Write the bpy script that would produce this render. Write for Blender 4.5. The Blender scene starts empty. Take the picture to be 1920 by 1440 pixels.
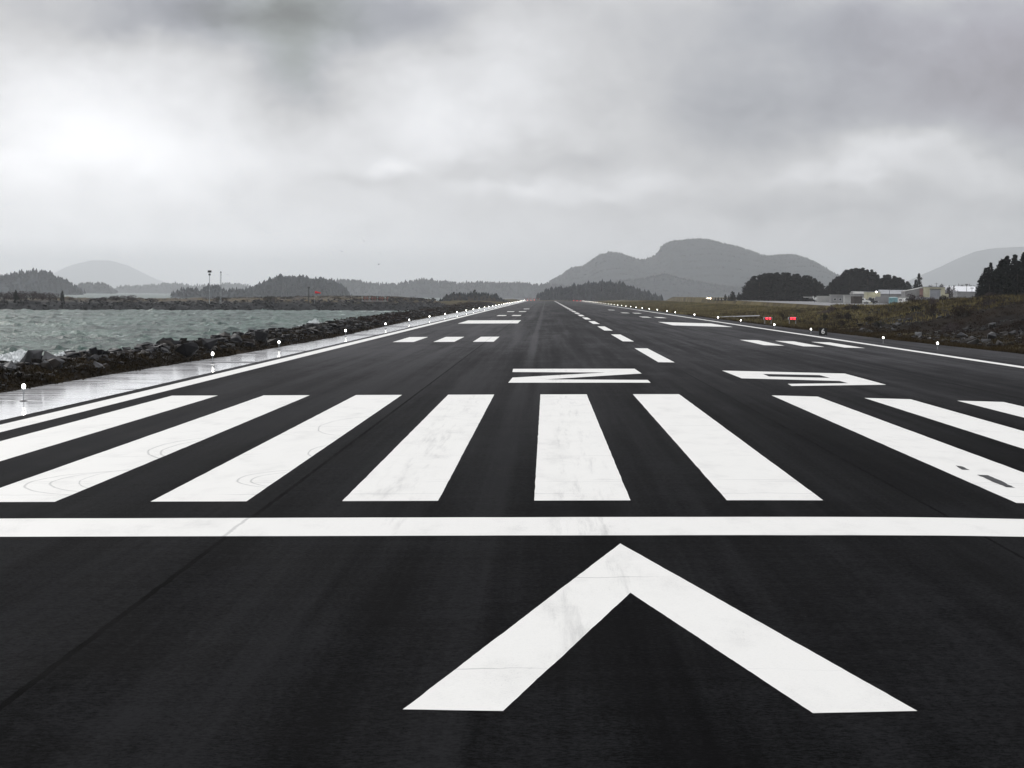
import bpy, bmesh, math, random
import numpy as np
from mathutils import Vector, Matrix, noise as mnoise
S = bpy.context.scene
COL = S.collection
R = math.radians
rnd = random.Random(7)

# ------------------------------------------------------------------ camera
FPX, CH, YAW, PIT, ROL, CX, CROWN, CD = 4374.3, 3.632, -0.01415, -0.03774, 0.01249, -6.832, 0.01674, 42.354
def cam_axes():
    f2 = Vector((math.sin(YAW), math.cos(YAW), 0)); r0 = Vector((math.cos(YAW), -math.sin(YAW), 0)); up = Vector((0, 0, 1))
    F = f2 * math.cos(PIT) + up * math.sin(PIT)
    U0 = -f2 * math.sin(PIT) + up * math.cos(PIT)
    Rc = r0 * math.cos(ROL) + U0 * math.sin(ROL)
    Uc = -r0 * math.sin(ROL) + U0 * math.cos(ROL)
    return F, Rc, Uc
FW, RT, UP = cam_axes()
CAM = Vector((CX, -CD, CH))
cd = bpy.data.cameras.new('camera'); cam = bpy.data.objects.new('camera', cd); COL.objects.link(cam)
cam.matrix_world = Matrix(((RT.x, UP.x, -FW.x, CAM.x), (RT.y, UP.y, -FW.y, CAM.y), (RT.z, UP.z, -FW.z, CAM.z), (0, 0, 0, 1)))
cd.sensor_width = 36; cd.lens = 36 * FPX / 1920; cd.clip_start = 0.5; cd.clip_end = 80000
S.camera = cam

# ------------------------------------------------------------------ light and sky
HAZE_D, HAZE_TOP, JH = 0.70e-4, 500.0, 0.595
S.view_settings.view_transform = 'Standard'; S.view_settings.look = 'None'; S.view_settings.exposure = 0; S.view_settings.gamma = 1
S.cycles.volume_bounces = 4; S.cycles.max_bounces = 8
SUN_AZ, SUN_EL = R(-24), R(24)     # azimuth from +Y, negative = left of the runway
sd = bpy.data.lights.new('sun', 'SUN'); sd.energy = 0.6; sd.angle = R(14); sd.color = (1, .97, .92)
sun = bpy.data.objects.new('sun', sd); COL.objects.link(sun)
sun.rotation_euler = Vector((-math.sin(SUN_AZ) * math.cos(SUN_EL), -math.cos(SUN_AZ) * math.cos(SUN_EL), -math.sin(SUN_EL))).to_track_quat('-Z', 'Y').to_euler()

class NT:
    """tiny helper for node trees"""
    def __init__(s, tree): s.t = tree; s.n = tree.nodes; s.l = tree.links
    def new(s, typ, **kw):
        n = s.n.new(typ)
        for k, v in kw.items():
            if k == 'inp':
                for kk, vv in v.items():
                    if hasattr(vv, 'is_output') or isinstance(vv, bpy.types.NodeSocket): s.l.new(vv, n.inputs[kk])
                    else: n.inputs[kk].default_value = vv
            else: setattr(n, k, v)
        return n
    def math(s, op, a, b=0.0, c=None, clamp=False):
        n = s.new('ShaderNodeMath', operation=op, use_clamp=clamp)
        for i, v in enumerate((a, b) if c is None else (a, b, c)):
            if isinstance(v, bpy.types.NodeSocket): s.l.new(v, n.inputs[i])
            else: n.inputs[i].default_value = v
        return n.outputs[0]
    def vmath(s, op, a, b=(0, 0, 0)):
        n = s.new('ShaderNodeVectorMath', operation=op)
        for i, v in enumerate((a, b)):
            if isinstance(v, bpy.types.NodeSocket): s.l.new(v, n.inputs[i])
            else: n.inputs[i].default_value = v
        return n.outputs['Value'] if op in ('DOT_PRODUCT', 'LENGTH') else n.outputs[0]
    def noise(s, vec, scale, detail=4, rough=.55, dist=0.0):
        n = s.new('ShaderNodeTexNoise', inp={'Vector': vec, 'Scale': scale, 'Detail': detail, 'Roughness': rough, 'Distortion': dist})
        return n.outputs['Fac']
    def ramp(s, fac, lo, hi, a=0.0, b=1.0, smooth=True):
        n = s.new('ShaderNodeMapRange', interpolation_type='SMOOTHSTEP' if smooth else 'LINEAR')
        for i, v in enumerate((fac, lo, hi, a, b)):
            if isinstance(v, bpy.types.NodeSocket): s.l.new(v, n.inputs[i])
            else: n.inputs[i].default_value = v
        return n.outputs[0]
    def mix(s, f, a, b):
        n = s.new('ShaderNodeMix', data_type='RGBA')
        for i, v in zip((0, 6, 7), (f, a, b)):
            if isinstance(v, bpy.types.NodeSocket): s.l.new(v, n.inputs[i])
            else: n.inputs[i].default_value = v if i == 0 else (tuple(v) + (1,))[:4]
        return n.outputs[2]
    def xyz(s, v):
        n = s.new('ShaderNodeSeparateXYZ', inp={0: v}); return n.outputs
    def comb(s, x, y, z):
        return s.new('ShaderNodeCombineXYZ', inp={0: x, 1: y, 2: z}).outputs[0]

w = bpy.data.worlds.new('World'); S.world = w; w.use_nodes = True
T = NT(w.node_tree); T.n.clear()
dirv = T.new('ShaderNodeTexCoord').outputs['Generated']
X_, Y_, Z_ = T.xyz(dirv)
az = T.math('ARCTAN2', X_, Y_)                      # radians, 0 = along the runway
el = T.math('ARCSINE', Z_)
ae = T.comb(az, el, 0.0)
# slow warp so no cloud mass has a smooth outline
nw = T.new('ShaderNodeTexNoise', inp={'Vector': T.vmath('MULTIPLY', ae, (1, 1.6, 1)), 'Scale': 22.0, 'Detail': 4.0, 'Roughness': .55}).outputs['Color']
wv = T.vmath('MULTIPLY', T.vmath('SUBTRACT', nw, (.5, .5, .5)), (.055, .032, 0))
p = T.vmath('ADD', ae, wv)
def hor(px): return 555.6 + .0125 * (px - 1024)
# cloud masses: where they stand in the sky (azimuth / elevation), half sizes, how much brighter or darker
CL = [(130, 200, 170, 85, .19), (300, 285, 260, 60, .17), (60, 330, 300, 60, .10), (540, 30, 330, 60, -.34), (540, 140, 80, 75, -.20), (330, 20, 150, 40, -.10),
      (0, 10, 180, 60, -.08), (820, 190, 100, 110, .10), (960, 90, 90, 90, .11), (900, 250, 180, 50, .07), (735, 312, 42, 16, .15), (1340, 100, 170, 90, -.09),
      (1380, 230, 190, 60, -.10), (1640, 150, 190, 110, -.14), (1900, 140, 120, 110, -.17), (1560, 40, 160, 50, -.10), (1570, 332, 80, 20, .15), (1700, 285, 60, 20, .08),
      (1660, 295, 120, 30, .12), (1850, 330, 110, 30, .06), (1010, 350, 70, 16, .10), (1180, 340, 60, 24, .08), (1110, 365, 45, 12, .06), (880, 350, 50, 12, .06), (700, 345, 60, 14, -.06), (860, 318, 60, 16, -.08), (1060, 300, 90, 26, -.09),
      (1450, 395, 260, 22, -.05), (300, 440, 500, 60, .05)]
tot = None
for (cx, cy, wx, wy, a) in CL:
    c = ((cx - 1024) / FPX, (hor(cx) - cy) / FPX, 0)
    d = T.vmath('MULTIPLY', T.vmath('SUBTRACT', p, c), (FPX / wx / 1.15, FPX / wy / 1.15, 0))
    q = T.math('MULTIPLY', T.vmath('DOT_PRODUCT', d, d), -1.0)
    g = T.math('MULTIPLY', T.math('EXPONENT', q), a)
    tot = g if tot is None else T.math('ADD', tot, g)
n1 = T.noise(T.vmath('MULTIPLY', ae, (1, 1.3, 1)), 34.0, 6, .55, .5)
n2 = T.noise(T.vmath('MULTIPLY', T.vmath('ADD', ae, (3, 1, 0)), (1, 1.7, 1)), 95.0, 5, .6, .4)
low = T.ramp(el, 0.0, .06, .35, 1.0)
tex = T.math('MULTIPLY', T.math('ADD', T.math('MULTIPLY', T.math('SUBTRACT', n1, .5), .17), T.math('MULTIPLY', T.math('SUBTRACT', n2, .5), .06)), low)
side = T.ramp(az, -.25, .24, .115, -.005)
base = T.math('ADD', T.math('ADD', T.math('ADD', .585, side), tot), tex)
# overhead the cloud layer is thinner and brighter than in the strip of sky above the hills
n3 = T.noise(dirv, 2.2, 5, .55, .5)
high = T.math('ADD', .78, T.math('MULTIPLY', T.math('SUBTRACT', n3, .5), .8))
hz = T.ramp(Z_, .15, .55)
base = T.math('ADD', T.math('MULTIPLY', base, T.math('SUBTRACT', 1.0, hz)), T.math('MULTIPLY', T.math('ADD', high, .30), hz))
# what the clouds must shine with so that they look like this through the haze layer
tr = T.math('EXPONENT', T.math('DIVIDE', -HAZE_D * HAZE_TOP, T.math('MAXIMUM', Z_, .022)))
em = T.math('MAXIMUM', T.math('DIVIDE', T.math('SUBTRACT', base, T.math('MULTIPLY', JH, T.math('SUBTRACT', 1.0, tr))), tr), .12)
warm = T.ramp(base, .30, .62)
ccol = T.mix(warm, (.89, .94, 1.11), (.985, .992, 1.025))
mauve = T.ramp(az, .08, .2)
ccol = T.mix(T.math('MULTIPLY', mauve, T.math('SUBTRACT', 1.0, T.ramp(base, .38, .55))), ccol, (.99, .945, 1.09))
green = T.math('MULTIPLY', T.ramp(T.math('ABSOLUTE', T.math('ADD', az, .11)), .0, .05, 1.0, 0.0), T.ramp(base, .34, .55, 1.0, 0.0))
ccol = T.mix(T.math('MULTIPLY', green, .9), ccol, (.91, 1.02, 1.0))
sky = T.new('ShaderNodeTexSky', sky_type='NISHITA'); sky.sun_disc = False; sky.sun_elevation = SUN_EL; sky.sun_rotation = SUN_AZ
bg1 = T.new('ShaderNodeBackground', inp={'Color': sky.outputs[0], 'Strength': .07})
cscale = T.new('ShaderNodeVectorMath', operation='SCALE', inp={0: ccol, 'Scale': em})
bg2 = T.new('ShaderNodeBackground', inp={'Color': cscale.outputs[0], 'Strength': 1.0})
mx = T.new('ShaderNodeMixShader', inp={0: .97, 1: bg1.outputs[0], 2: bg2.outputs[0]})
T.new('ShaderNodeOutputWorld', inp={0: mx.outputs[0]})
w.cycles.sampling_method = 'MANUAL'; w.cycles.sample_map_resolution = 1024

# ------------------------------------------------------------------ measuring helpers
def crown(X): return -CROWN * (math.sqrt(X * X + 4) - 2)
def ray(u, v): return FW + RT * ((u - 960) / FPX) - UP * ((v - 720) / FPX)
def at(u, v, d):
    "the point seen at photo pixel (u, v) that lies d metres ahead of the camera"
    r = ray(u, v); return CAM + r * (d / r.y)
def level(u, v, z):
    r = ray(u, v); return CAM + r * ((z - CAM.z) / r.z)
def pave(u, v):
    X = 0.0
    for i in range(40): q = level(u, v, crown(X)); X = .5 * X + .5 * q.x
    return q

# ------------------------------------------------------------------ object helpers
def tag(o, label=None, cat=None, group=None, kind=None):
    if label: o['label'] = label
    if cat: o['category'] = cat
    if group: o['group'] = group
    if kind: o['kind'] = kind
    return o
def link(o, parent=None):
    COL.objects.link(o)
    if parent is not None: o.parent = parent
    return o
def mesh_np(name, V, Fc, m=None, parent=None, smooth=False, attr=None):
    me = bpy.data.meshes.new(name)
    V = np.asarray(V, dtype=np.float32); Fc = np.asarray(Fc, dtype=np.int32)
    k = Fc.shape[1]
    me.vertices.add(len(V)); me.vertices.foreach_set('co', V.ravel())
    me.loops.add(Fc.size); me.loops.foreach_set('vertex_index', Fc.ravel())
    me.polygons.add(len(Fc)); me.polygons.foreach_set('loop_start', np.arange(0, Fc.size, k, dtype=np.int32))
    if smooth: me.polygons.foreach_set('use_smooth', np.ones(len(Fc), dtype=bool))
    me.update(calc_edges=True)
    for an, av in (attr or {}).items():
        a = me.attributes.new(an, 'FLOAT', 'POINT'); a.data.foreach_set('value', np.asarray(av, dtype=np.float32))
    if m: me.materials.append(m)
    return link(bpy.data.objects.new(name, me), parent)
class MB:
    def __init__(s): s.V = []; s.F = []
    def poly(s, pts):
        b = len(s.V); s.V += [tuple(q) for q in pts]; s.F.append(tuple(range(b, b + len(pts)))); return s
    def box(s, x0, x1, y0, y1, z0, z1, top=None):
        b = len(s.V); i = 0 if top is None else top
        s.V += [(x0, y0, z0), (x1, y0, z0), (x1, y1, z0), (x0, y1, z0), (x0 + i, y0 + i, z1), (x1 - i, y0 + i, z1), (x1 - i, y1 - i, z1), (x0 + i, y1 - i, z1)]
        s.F += [tuple(b + j for j in f) for f in ((0, 3, 2, 1), (4, 5, 6, 7), (0, 1, 5, 4), (1, 2, 6, 5), (2, 3, 7, 6), (3, 0, 4, 7))]; return s
    def tube(s, a, c, r0, r1=None, n=8):
        r1 = r0 if r1 is None else r1; a = Vector(a); c = Vector(c); d = (c - a).normalized()
        u = d.orthogonal().normalized(); v = d.cross(u); b = len(s.V)
        for P_, r in ((a, r0), (c, r1)):
            for i in range(n):
                t = 2 * math.pi * i / n; s.V.append(tuple(P_ + (u * math.cos(t) + v * math.sin(t)) * r))
        for i in range(n): j = (i + 1) % n; s.F.append((b + i, b + j, b + n + j, b + n + i))
        s.F.append(tuple(b + i for i in range(n))[::-1]); s.F.append(tuple(b + n + i for i in range(n))); return s
    def lathe(s, prof, n=14, c=(0, 0, 0)):
        b = len(s.V)
        for (r, z) in prof:
            for i in range(n):
                t = 2 * math.pi * i / n; s.V.append((c[0] + r * math.cos(t), c[1] + r * math.sin(t), c[2] + z))
        for k in range(len(prof) - 1):
            for i in range(n): j = (i + 1) % n; s.F.append((b + k * n + i, b + k * n + j, b + (k + 1) * n + j, b + (k + 1) * n + i))
        s.F.append(tuple(b + i for i in range(n))[::-1]); s.F.append(tuple(b + (len(prof) - 1) * n + i for i in range(n))); return s
    def build(s, name, m, parent=None, smooth=False, bevel=0):
        me = bpy.data.meshes.new(name); me.from_pydata(s.V, [], s.F); me.update()
        if smooth: me.polygons.foreach_set('use_smooth', [True] * len(me.polygons))
        if m: me.materials.append(m)
        o = link(bpy.data.objects.new(name, me), parent)
        if bevel:
            b = o.modifiers.new('bevel', 'BEVEL'); b.width = bevel; b.segments = 2; b.limit_method = 'ANGLE'
        return o
def empty(name, loc, rz=0.0, label=None, cat=None, group=None):
    o = bpy.data.objects.new(name, None); link(o); o.location = loc; o.rotation_euler = (0, 0, rz)
    o.empty_display_size = .3
    return tag(o, label, cat, group)
def copy_tree(o, parent=None):
    c = o.copy(); COL.objects.link(c)
    if parent is not None: c.parent = parent
    for ch in [x for x in KIDS.get(o.name, [])]: copy_tree(ch, c)
    return c
KIDS = {}
def reg(root):
    "remember a prototype's parts so that copying does not search the scene"
    for o in list(COL.objects):
        if o.parent is not None: 
            l = KIDS.setdefault(o.parent.name, [])
            if o not in l: l.append(o)

# ------------------------------------------------------------------ materials
def mat(name, col, rough=.7, spec=.3, metal=0.0, var=.25, scale=2.0, bump=0.0, col2=None, emit=None, estr=0.0, coat=0.0):
    m = bpy.data.materials.new(name); m.use_nodes = True; t = NT(m.node_tree); b = t.n['Principled BSDF']
    oc = t.new('ShaderNodeTexCoord').outputs['Object']
    f = t.noise(oc, scale, 5, .6)
    c2 = col2 or tuple(c * (1 - var) for c in col)
    c1 = col if col2 else tuple(min(1, c * (1 + var * .6)) for c in col)
    cm = t.mix(t.ramp(f, .35, .65), c1, c2)
    t.l.new(cm, b.inputs['Base Color']); b.inputs['Roughness'].default_value = rough
    b.inputs['Specular IOR Level'].default_value = spec; b.inputs['Metallic'].default_value = metal
    b.inputs['Coat Weight'].default_value = coat
    if bump:
        bn = t.new('ShaderNodeBump', inp={'Strength': bump, 'Distance': .05, 'Height': f}); t.l.new(bn.outputs[0], b.inputs['Normal'])
    if emit: b.inputs['Emission Color'].default_value = (*emit, 1); b.inputs['Emission Strength'].default_value = estr
    return m
def wet_asphalt():
    m = bpy.data.materials.new('asphalt'); m.use_nodes = True; t = NT(m.node_tree); b = t.n['Principled BSDF']
    oc = t.new('ShaderNodeTexCoord').outputs['Object']; X, Y, Z = t.xyz(oc)
    fine = t.noise(oc, 15.0, 8, .85)
    speck = t.noise(oc, 160.0, 2, .5)
    blot = t.noise(t.vmath('MULTIPLY', oc, (1, .35, 1)), .55, 6, .62, .3)
    big = t.noise(t.vmath('MULTIPLY', oc, (1, .12, 1)), .12, 5, .6)
    longi = t.noise(t.vmath('MULTIPLY', oc, (1, .012, 1)), .9, 6, .7)       # streaks drawn out along the runway by paver and tyres
    cross = t.noise(t.vmath('MULTIPLY', oc, (.06, 1, 1)), 3.2, 5, .7)     # faint transverse grooving
    wob = t.math('MULTIPLY', t.math('SUBTRACT', t.noise(t.vmath('MULTIPLY', oc, (0, 1, 0)), 1.2, 7, .8), .5), .16)
    Xw = t.math('ADD', X, wob)
    def line(x0, w_, soft):
        return t.ramp(t.math('ABSOLUTE', t.math('SUBTRACT', Xw, x0)), w_, w_ + soft, 1.0, 0.0)
    lanes = t.math('ADD', t.ramp(X, -11.85, -11.65, .16, 0.0, False), t.ramp(X, -.05, .05, 0.0, .0, False))
    v = t.math('ADD', .42, lanes)
    for f, a in ((blot, .34), (big, .34), (longi, .40), (cross, .13), (fine, .85), (speck, .34)):
        v = t.math('ADD', v, t.math('MULTIPLY', t.math('SUBTRACT', t.ramp(f, .32, .68, 0.0, 1.0, False), .5), a))
    # pale grains of worn stone
    grit = t.ramp(t.noise(oc, 40.0, 3, .7), .64, .74)
    v = t.math('ADD', v, t.math('MULTIPLY', grit, .35))
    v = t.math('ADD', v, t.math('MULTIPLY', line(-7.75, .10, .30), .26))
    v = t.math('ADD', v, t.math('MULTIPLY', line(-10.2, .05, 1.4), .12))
    # rubber and traffic darken the centre of the touchdown zone
    v = t.math('SUBTRACT', v, t.math('MULTIPLY', t.math('MULTIPLY', t.ramp(t.math('ABSOLUTE', t.math('ADD', X, 1.5)), .5, 8.0, 1.0, 0.0), t.ramp(Y, 60, 200)), .14))
    v = t.math('SUBTRACT', v, t.math('MULTIPLY', line(-11.75, .02, .03), 1.6))
    v = t.math('SUBTRACT', v, t.math('MULTIPLY', line(.0, .012, .02), 1.3))
    v = t.math('SUBTRACT', v, t.math('MULTIPLY', line(12.0, .02, .06), .4))
    v = t.math('ADD', .40, t.math('MULTIPLY', t.math('SUBTRACT', v, .42), 1.9))
    # grazing sheen put into the colour: paler grey further down the runway
    far_sheen = t.ramp(Y, -10.0, 160.0)
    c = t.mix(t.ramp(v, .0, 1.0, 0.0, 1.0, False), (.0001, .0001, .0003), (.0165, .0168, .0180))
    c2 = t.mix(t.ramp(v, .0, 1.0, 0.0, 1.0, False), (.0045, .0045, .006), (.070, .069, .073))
    cm = t.mix(far_sheen, c, c2)
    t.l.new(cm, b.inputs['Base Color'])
    t.l.new(t.ramp(blot, .3, .7, .7, .85), b.inputs['Roughness'])
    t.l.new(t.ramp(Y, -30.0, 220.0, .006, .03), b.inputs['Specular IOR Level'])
    bn = t.new('ShaderNodeBump', inp={'Strength': .8, 'Distance': .01, 'Height': fine}); t.l.new(bn.outputs[0], b.inputs['Normal'])
    return m
def paint_mat():
    m = bpy.data.materials.new('runway_paint'); m.use_nodes = True; t = NT(m.node_tree); b = t.n['Principled BSDF']
    oc = t.new('ShaderNodeTexCoord').outputs['Object']; X, Y, Z = t.xyz(oc)
    dirt = t.noise(t.vmath('MULTIPLY', oc, (1, .3, 1)), 1.3, 6, .65)
    grain = t.noise(oc, 26.0, 5, .7)
    streak = t.noise(t.vmath('MULTIPLY', oc, (1, .04, 1)), 5.0, 5, .7)
    v = t.math('ADD', t.math('MULTIPLY', t.ramp(dirt, .45, .8), .13), t.math('ADD', t.math('MULTIPLY', t.ramp(grain, .45, .8), .12), t.math('MULTIPLY', t.ramp(t.math('ADD', t.noise(oc, 55.0, 3, .7), t.math('MULTIPLY', t.math('SUBTRACT', dirt, .5), .5)), .66, .74), .55)))
    # tyre streaks run along the two stripes nearest the centre wheel tracks
    track = t.math('ADD', t.ramp(t.math('ABSOLUTE', t.math('ADD', X, 6.1)), .2, .9, 1.0, 0.0), t.ramp(t.math('ABSOLUTE', t.math('ADD', X, 9.6)), .1, .9, 1.0, 0.0))
    v = t.math('ADD', v, t.math('MULTIPLY', t.math('MULTIPLY', t.ramp(streak, .5, .75), track), .28))
    # thin transverse cracks showing through the paint
    wy = t.math('ADD', Y, t.math('MULTIPLY', t.noise(t.vmath('MULTIPLY', oc, (1, 0, 0)), .6, 4, .6), .9))
    cr = None
    for y0 in (-19.2, -11.6, 1.5, 4.35, 4.75, 12.0, 24.5, 30.0):
        l_ = t.ramp(t.math('ABSOLUTE', t.math('SUBTRACT', wy, y0 + .45)), .006, .04, 1.0, 0.0)
        cr = l_ if cr is None else t.math('MAXIMUM', cr, l_)
    cr = t.math('MULTIPLY', cr, t.ramp(t.noise(oc, .5, 3), .4, .6))
    v = t.math('ADD', v, t.math('MULTIPLY', cr, .5))
    # tyre scrub arcs
    pw = t.vmath('ADD', oc, t.vmath('MULTIPLY', t.vmath('SUBTRACT', t.new('ShaderNodeTexNoise', inp={'Vector': oc, 'Scale': .7}).outputs['Color'], (.5, .5, .5)), (.15, .2, 0)))
    arc = None
    for (ax, ay, rx, ry, sc) in ((-11.3, 5.4, 1.8, 2.7, 1), (-11.0, 5.6, 1.2, 2.2, 1), (-14.6, 15.5, 1.9, 5.0, 1), (-14.3, 15.8, 1.2, 4.2, 1), (-13.9, 16.6, .9, 4, 1), (-15.2, 4.6, 2.0, 3.2, 1), (-15.2, 5.6, 1.1, 2.9, 1), (-10.9, 14, 1.6, 4.0, 1), (-11.1, 5.2, 1.7, 2.5, 1), (-14.4, 15.2, 1.75, 4.7, 1), (-15.0, 5.0, 1.8, 3.0, 1), (-12.0, 25, 1.3, 5, 1)):
        d = t.vmath('MULTIPLY', t.vmath('SUBTRACT', pw, (ax, ay, 0)), (1 / rx, 1 / ry, 0))
        l_ = t.ramp(t.math('ABSOLUTE', t.math('SUBTRACT', t.vmath('LENGTH', d), 1.0)), 0.0, .022, 1.0, 0.0)
        l_ = t.math('MULTIPLY', l_, t.ramp(X, ax - .1, ax + .5, 1.0, 0.0))
        arc = l_ if arc is None else t.math('MAXIMUM', arc, l_)
    v = t.math('ADD', v, t.math('MULTIPLY', arc, .42))
    seam = t.ramp(t.math('ABSOLUTE', t.math('ADD', X, t.math('ADD', 11.75, t.math('MULTIPLY', t.noise(oc, 2.0, 4), .1)))), .01, .05, 1.0, 0.0)
    v = t.math('ADD', v, t.math('MULTIPLY', seam, .35))
    c = t.mix(v, (.80, .79, .755), (.10, .10, .105))
    t.l.new(c, b.inputs['Base Color']); b.inputs['Roughness'].default_value = .6; b.inputs['Specular IOR Level'].default_value = .3
    # worn edges: the paint breaks up into the asphalt grain
    return m
def shoulder_mat():
    m = bpy.data.materials.new('wet_shoulder'); m.use_nodes = True; t = NT(m.node_tree); b = t.n['Principled BSDF']
    oc = t.new('ShaderNodeTexCoord').outputs['Object']; X, Y, Z = t.xyz(oc)
    n = t.noise(t.vmath('MULTIPLY', oc, (.35, .9, 1)), .35, 6, .7, .4)
    n2 = t.noise(t.vmath('MULTIPLY', oc, (.2, 1, 1)), 1.1, 5, .7)
    dry = None
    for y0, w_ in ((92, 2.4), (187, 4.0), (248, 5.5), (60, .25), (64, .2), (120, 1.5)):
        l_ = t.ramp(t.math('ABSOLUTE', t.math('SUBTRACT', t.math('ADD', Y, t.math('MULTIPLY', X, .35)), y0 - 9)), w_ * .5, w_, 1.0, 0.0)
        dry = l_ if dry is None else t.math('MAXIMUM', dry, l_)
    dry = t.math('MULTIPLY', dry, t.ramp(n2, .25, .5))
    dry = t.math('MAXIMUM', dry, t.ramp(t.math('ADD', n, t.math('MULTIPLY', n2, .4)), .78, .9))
    c = t.mix(dry, (.82, .82, .83), (.03, .03, .035))  # near-white base: sky reflection on the wet paving put into the colour
    t.l.new(c, b.inputs['Base Color'])
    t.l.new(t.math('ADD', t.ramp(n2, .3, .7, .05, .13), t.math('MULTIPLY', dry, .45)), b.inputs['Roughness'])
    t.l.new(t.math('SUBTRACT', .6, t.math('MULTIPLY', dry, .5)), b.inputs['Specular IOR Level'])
    return m
M = dict(
    asphalt=wet_asphalt(), paint=paint_mat(), shoulder=shoulder_mat(),
    rock=mat('rock', (.010, .010, .012), .55, .16, var=.6, scale=.9, bump=.8),
    rock2=mat('pale_rock', (.055, .055, .058), .55, .2, var=.6, scale=.8, bump=.8),
    rock3=mat('brown_rock', (.011, .008, .006), .6, .15, var=.55, scale=.9, bump=.8),
    white=mat('white_paint', (.75, .75, .73), .5, .4, var=.08),
    grey=mat('grey_metal', (.28, .29, .30), .5, .5, var=.2), dark=mat('dark_metal', (.02, .02, .022), .5, .5, var=.2),
    black=mat('black_panel', (.004, .004, .004), .6, .3, var=.2),
    orange=mat('orange_paint', (.22, .05, .04), .5, .4, var=.2), red=mat('red_fabric', (.65, .02, .03), .8, .2, var=.15, emit=None),
    lamp=mat('lit_lamp', (1, 1, 1), .3, .5, emit=(1, .97, .9), estr=16.0), lampred=mat('lit_red_lens', (.8, .02, .02), .3, .5, emit=(1, .02, .035), estr=5.0),
    lampwarm=mat('lit_headlight', (1, .9, .8), .3, .5, emit=(1, .75, .5), estr=40.0),
    teal=mat('teal_paint', (.17, .33, .36), .5, .4, var=.2, scale=1.5), cream=mat('cream_wall', (.42, .40, .28), .7, .3, var=.15, scale=.4),
    pink=mat('faded_red_wall', (.28, .17, .16), .7, .3, var=.2, scale=.4), wallgrey=mat('grey_wall', (.22, .22, .22), .7, .3, var=.2, scale=.3),
    palew=mat('pale_wall', (.34, .34, .325), .7, .3, var=.15, scale=.3), roofw=mat('white_roof', (.85, .86, .88), .35, .5, var=.04, scale=.2),
    roofg=mat('grey_roof', (.22, .23, .25), .4, .5, var=.2, scale=.3), glass=mat('dark_glass', (.02, .025, .03), .1, .6, var=.1),
    bark=mat('bark', (.06, .05, .045), .9, .2, var=.4, scale=3), feather=mat('bird_feathers', (.06, .06, .065), .8, .2, var=.2),
    foam=mat('sea_foam', (.86, .88, .88), .9, .2, var=.05), blue=mat('blue_paint', (.05, .1, .25), .4, .5, var=.1), tyre=mat('tyre_rubber', (.015, .015, .015), .8, .2, var=.2),
)
def foliage(name, c1, c2, sc=.5):
    m = bpy.data.materials.new(name); m.use_nodes = True; t = NT(m.node_tree); b = t.n['Principled BSDF']
    g = t.new('ShaderNodeNewGeometry'); oi = t.new('ShaderNodeObjectInfo')
    ps = t.vmath('ADD', g.outputs['Position'], (0, 0, 0))
    f = t.noise(ps, sc, 4, .65); f2 = t.noise(ps, sc * 6, 3, .6)
    f = t.math('ADD', t.math('ADD', t.math('MULTIPLY', f, .7), t.math('MULTIPLY', f2, .3)), t.math('MULTIPLY', t.math('SUBTRACT', oi.outputs['Random'], .5), .16))
    t.l.new(t.mix(t.ramp(f, .38, .62), c1, c2), b.inputs['Base Color'])
    b.inputs['Roughness'].default_value = .9; b.inputs['Specular IOR Level'].default_value = .03
    return m
M['spruce'] = foliage('spruce_needles', (.002, .004, .0045), (.007, .011, .010), .35)
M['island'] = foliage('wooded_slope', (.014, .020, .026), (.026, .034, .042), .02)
M['twig'] = foliage('bare_twigs', (.030, .022, .025), (.075, .058, .060), .5)
M['brownbrush'] = foliage('brown_brush', (.007, .005, .004), (.030, .019, .012), .12)
M['grass'] = foliage('autumn_grass', (.050, .038, .015), (.180, .150, .065), .05)
M['grassd'] = foliage('verge_grass', (.012, .008, .003), (.042, .028, .010), .10)
def land_mat():
    m = bpy.data.materials.new('rough_land'); m.use_nodes = True; t = NT(m.node_tree); b = t.n['Principled BSDF']
    g = t.new('ShaderNodeNewGeometry').outputs['Position']; X, Y, Z = t.xyz(g)
    n = t.noise(t.vmath('MULTIPLY', g, (1, .45, 1)), .06, 6, .62, .4); n2 = t.noise(g, .7, 5, .65)
    f = t.math('ADD', t.math('MULTIPLY', n, .72), t.math('MULTIPLY', n2, .28))
    grass = t.mix(t.ramp(f, .36, .62), (.028, .020, .010), (.135, .110, .048))
    heath = t.mix(t.ramp(f, .36, .66), (.003, .0024, .002), (.015, .010, .007))
    wt = t.math('MAXIMUM', t.math('MULTIPLY', t.ramp(Y, 250.0, 520.0, 1.0, 0.0), t.ramp(X, 30, 44)), t.math('MULTIPLY', t.ramp(X, -24, -22, 1.0, 0.0), t.ramp(Y, 250.0, 600.0, .95, .3)))
    c = t.mix(wt, grass, heath)
    c = t.mix(t.ramp(Z, -1.6, -.4, 1.0, 0.0), c, (.010, .010, .010))
    t.l.new(c, b.inputs['Base Color']); b.inputs['Roughness'].default_value = .95; b.inputs['Specular IOR Level'].default_value = .02
    bn = t.new('ShaderNodeBump', inp={'Strength': .8, 'Distance': .4, 'Height': n2}); t.l.new(bn.outputs[0], b.inputs['Normal'])
    return m
M['land'] = land_mat()
M['apron'] = mat('wet_concrete', (.16, .16, .165), .5, .3, var=.35, scale=.04)

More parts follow.
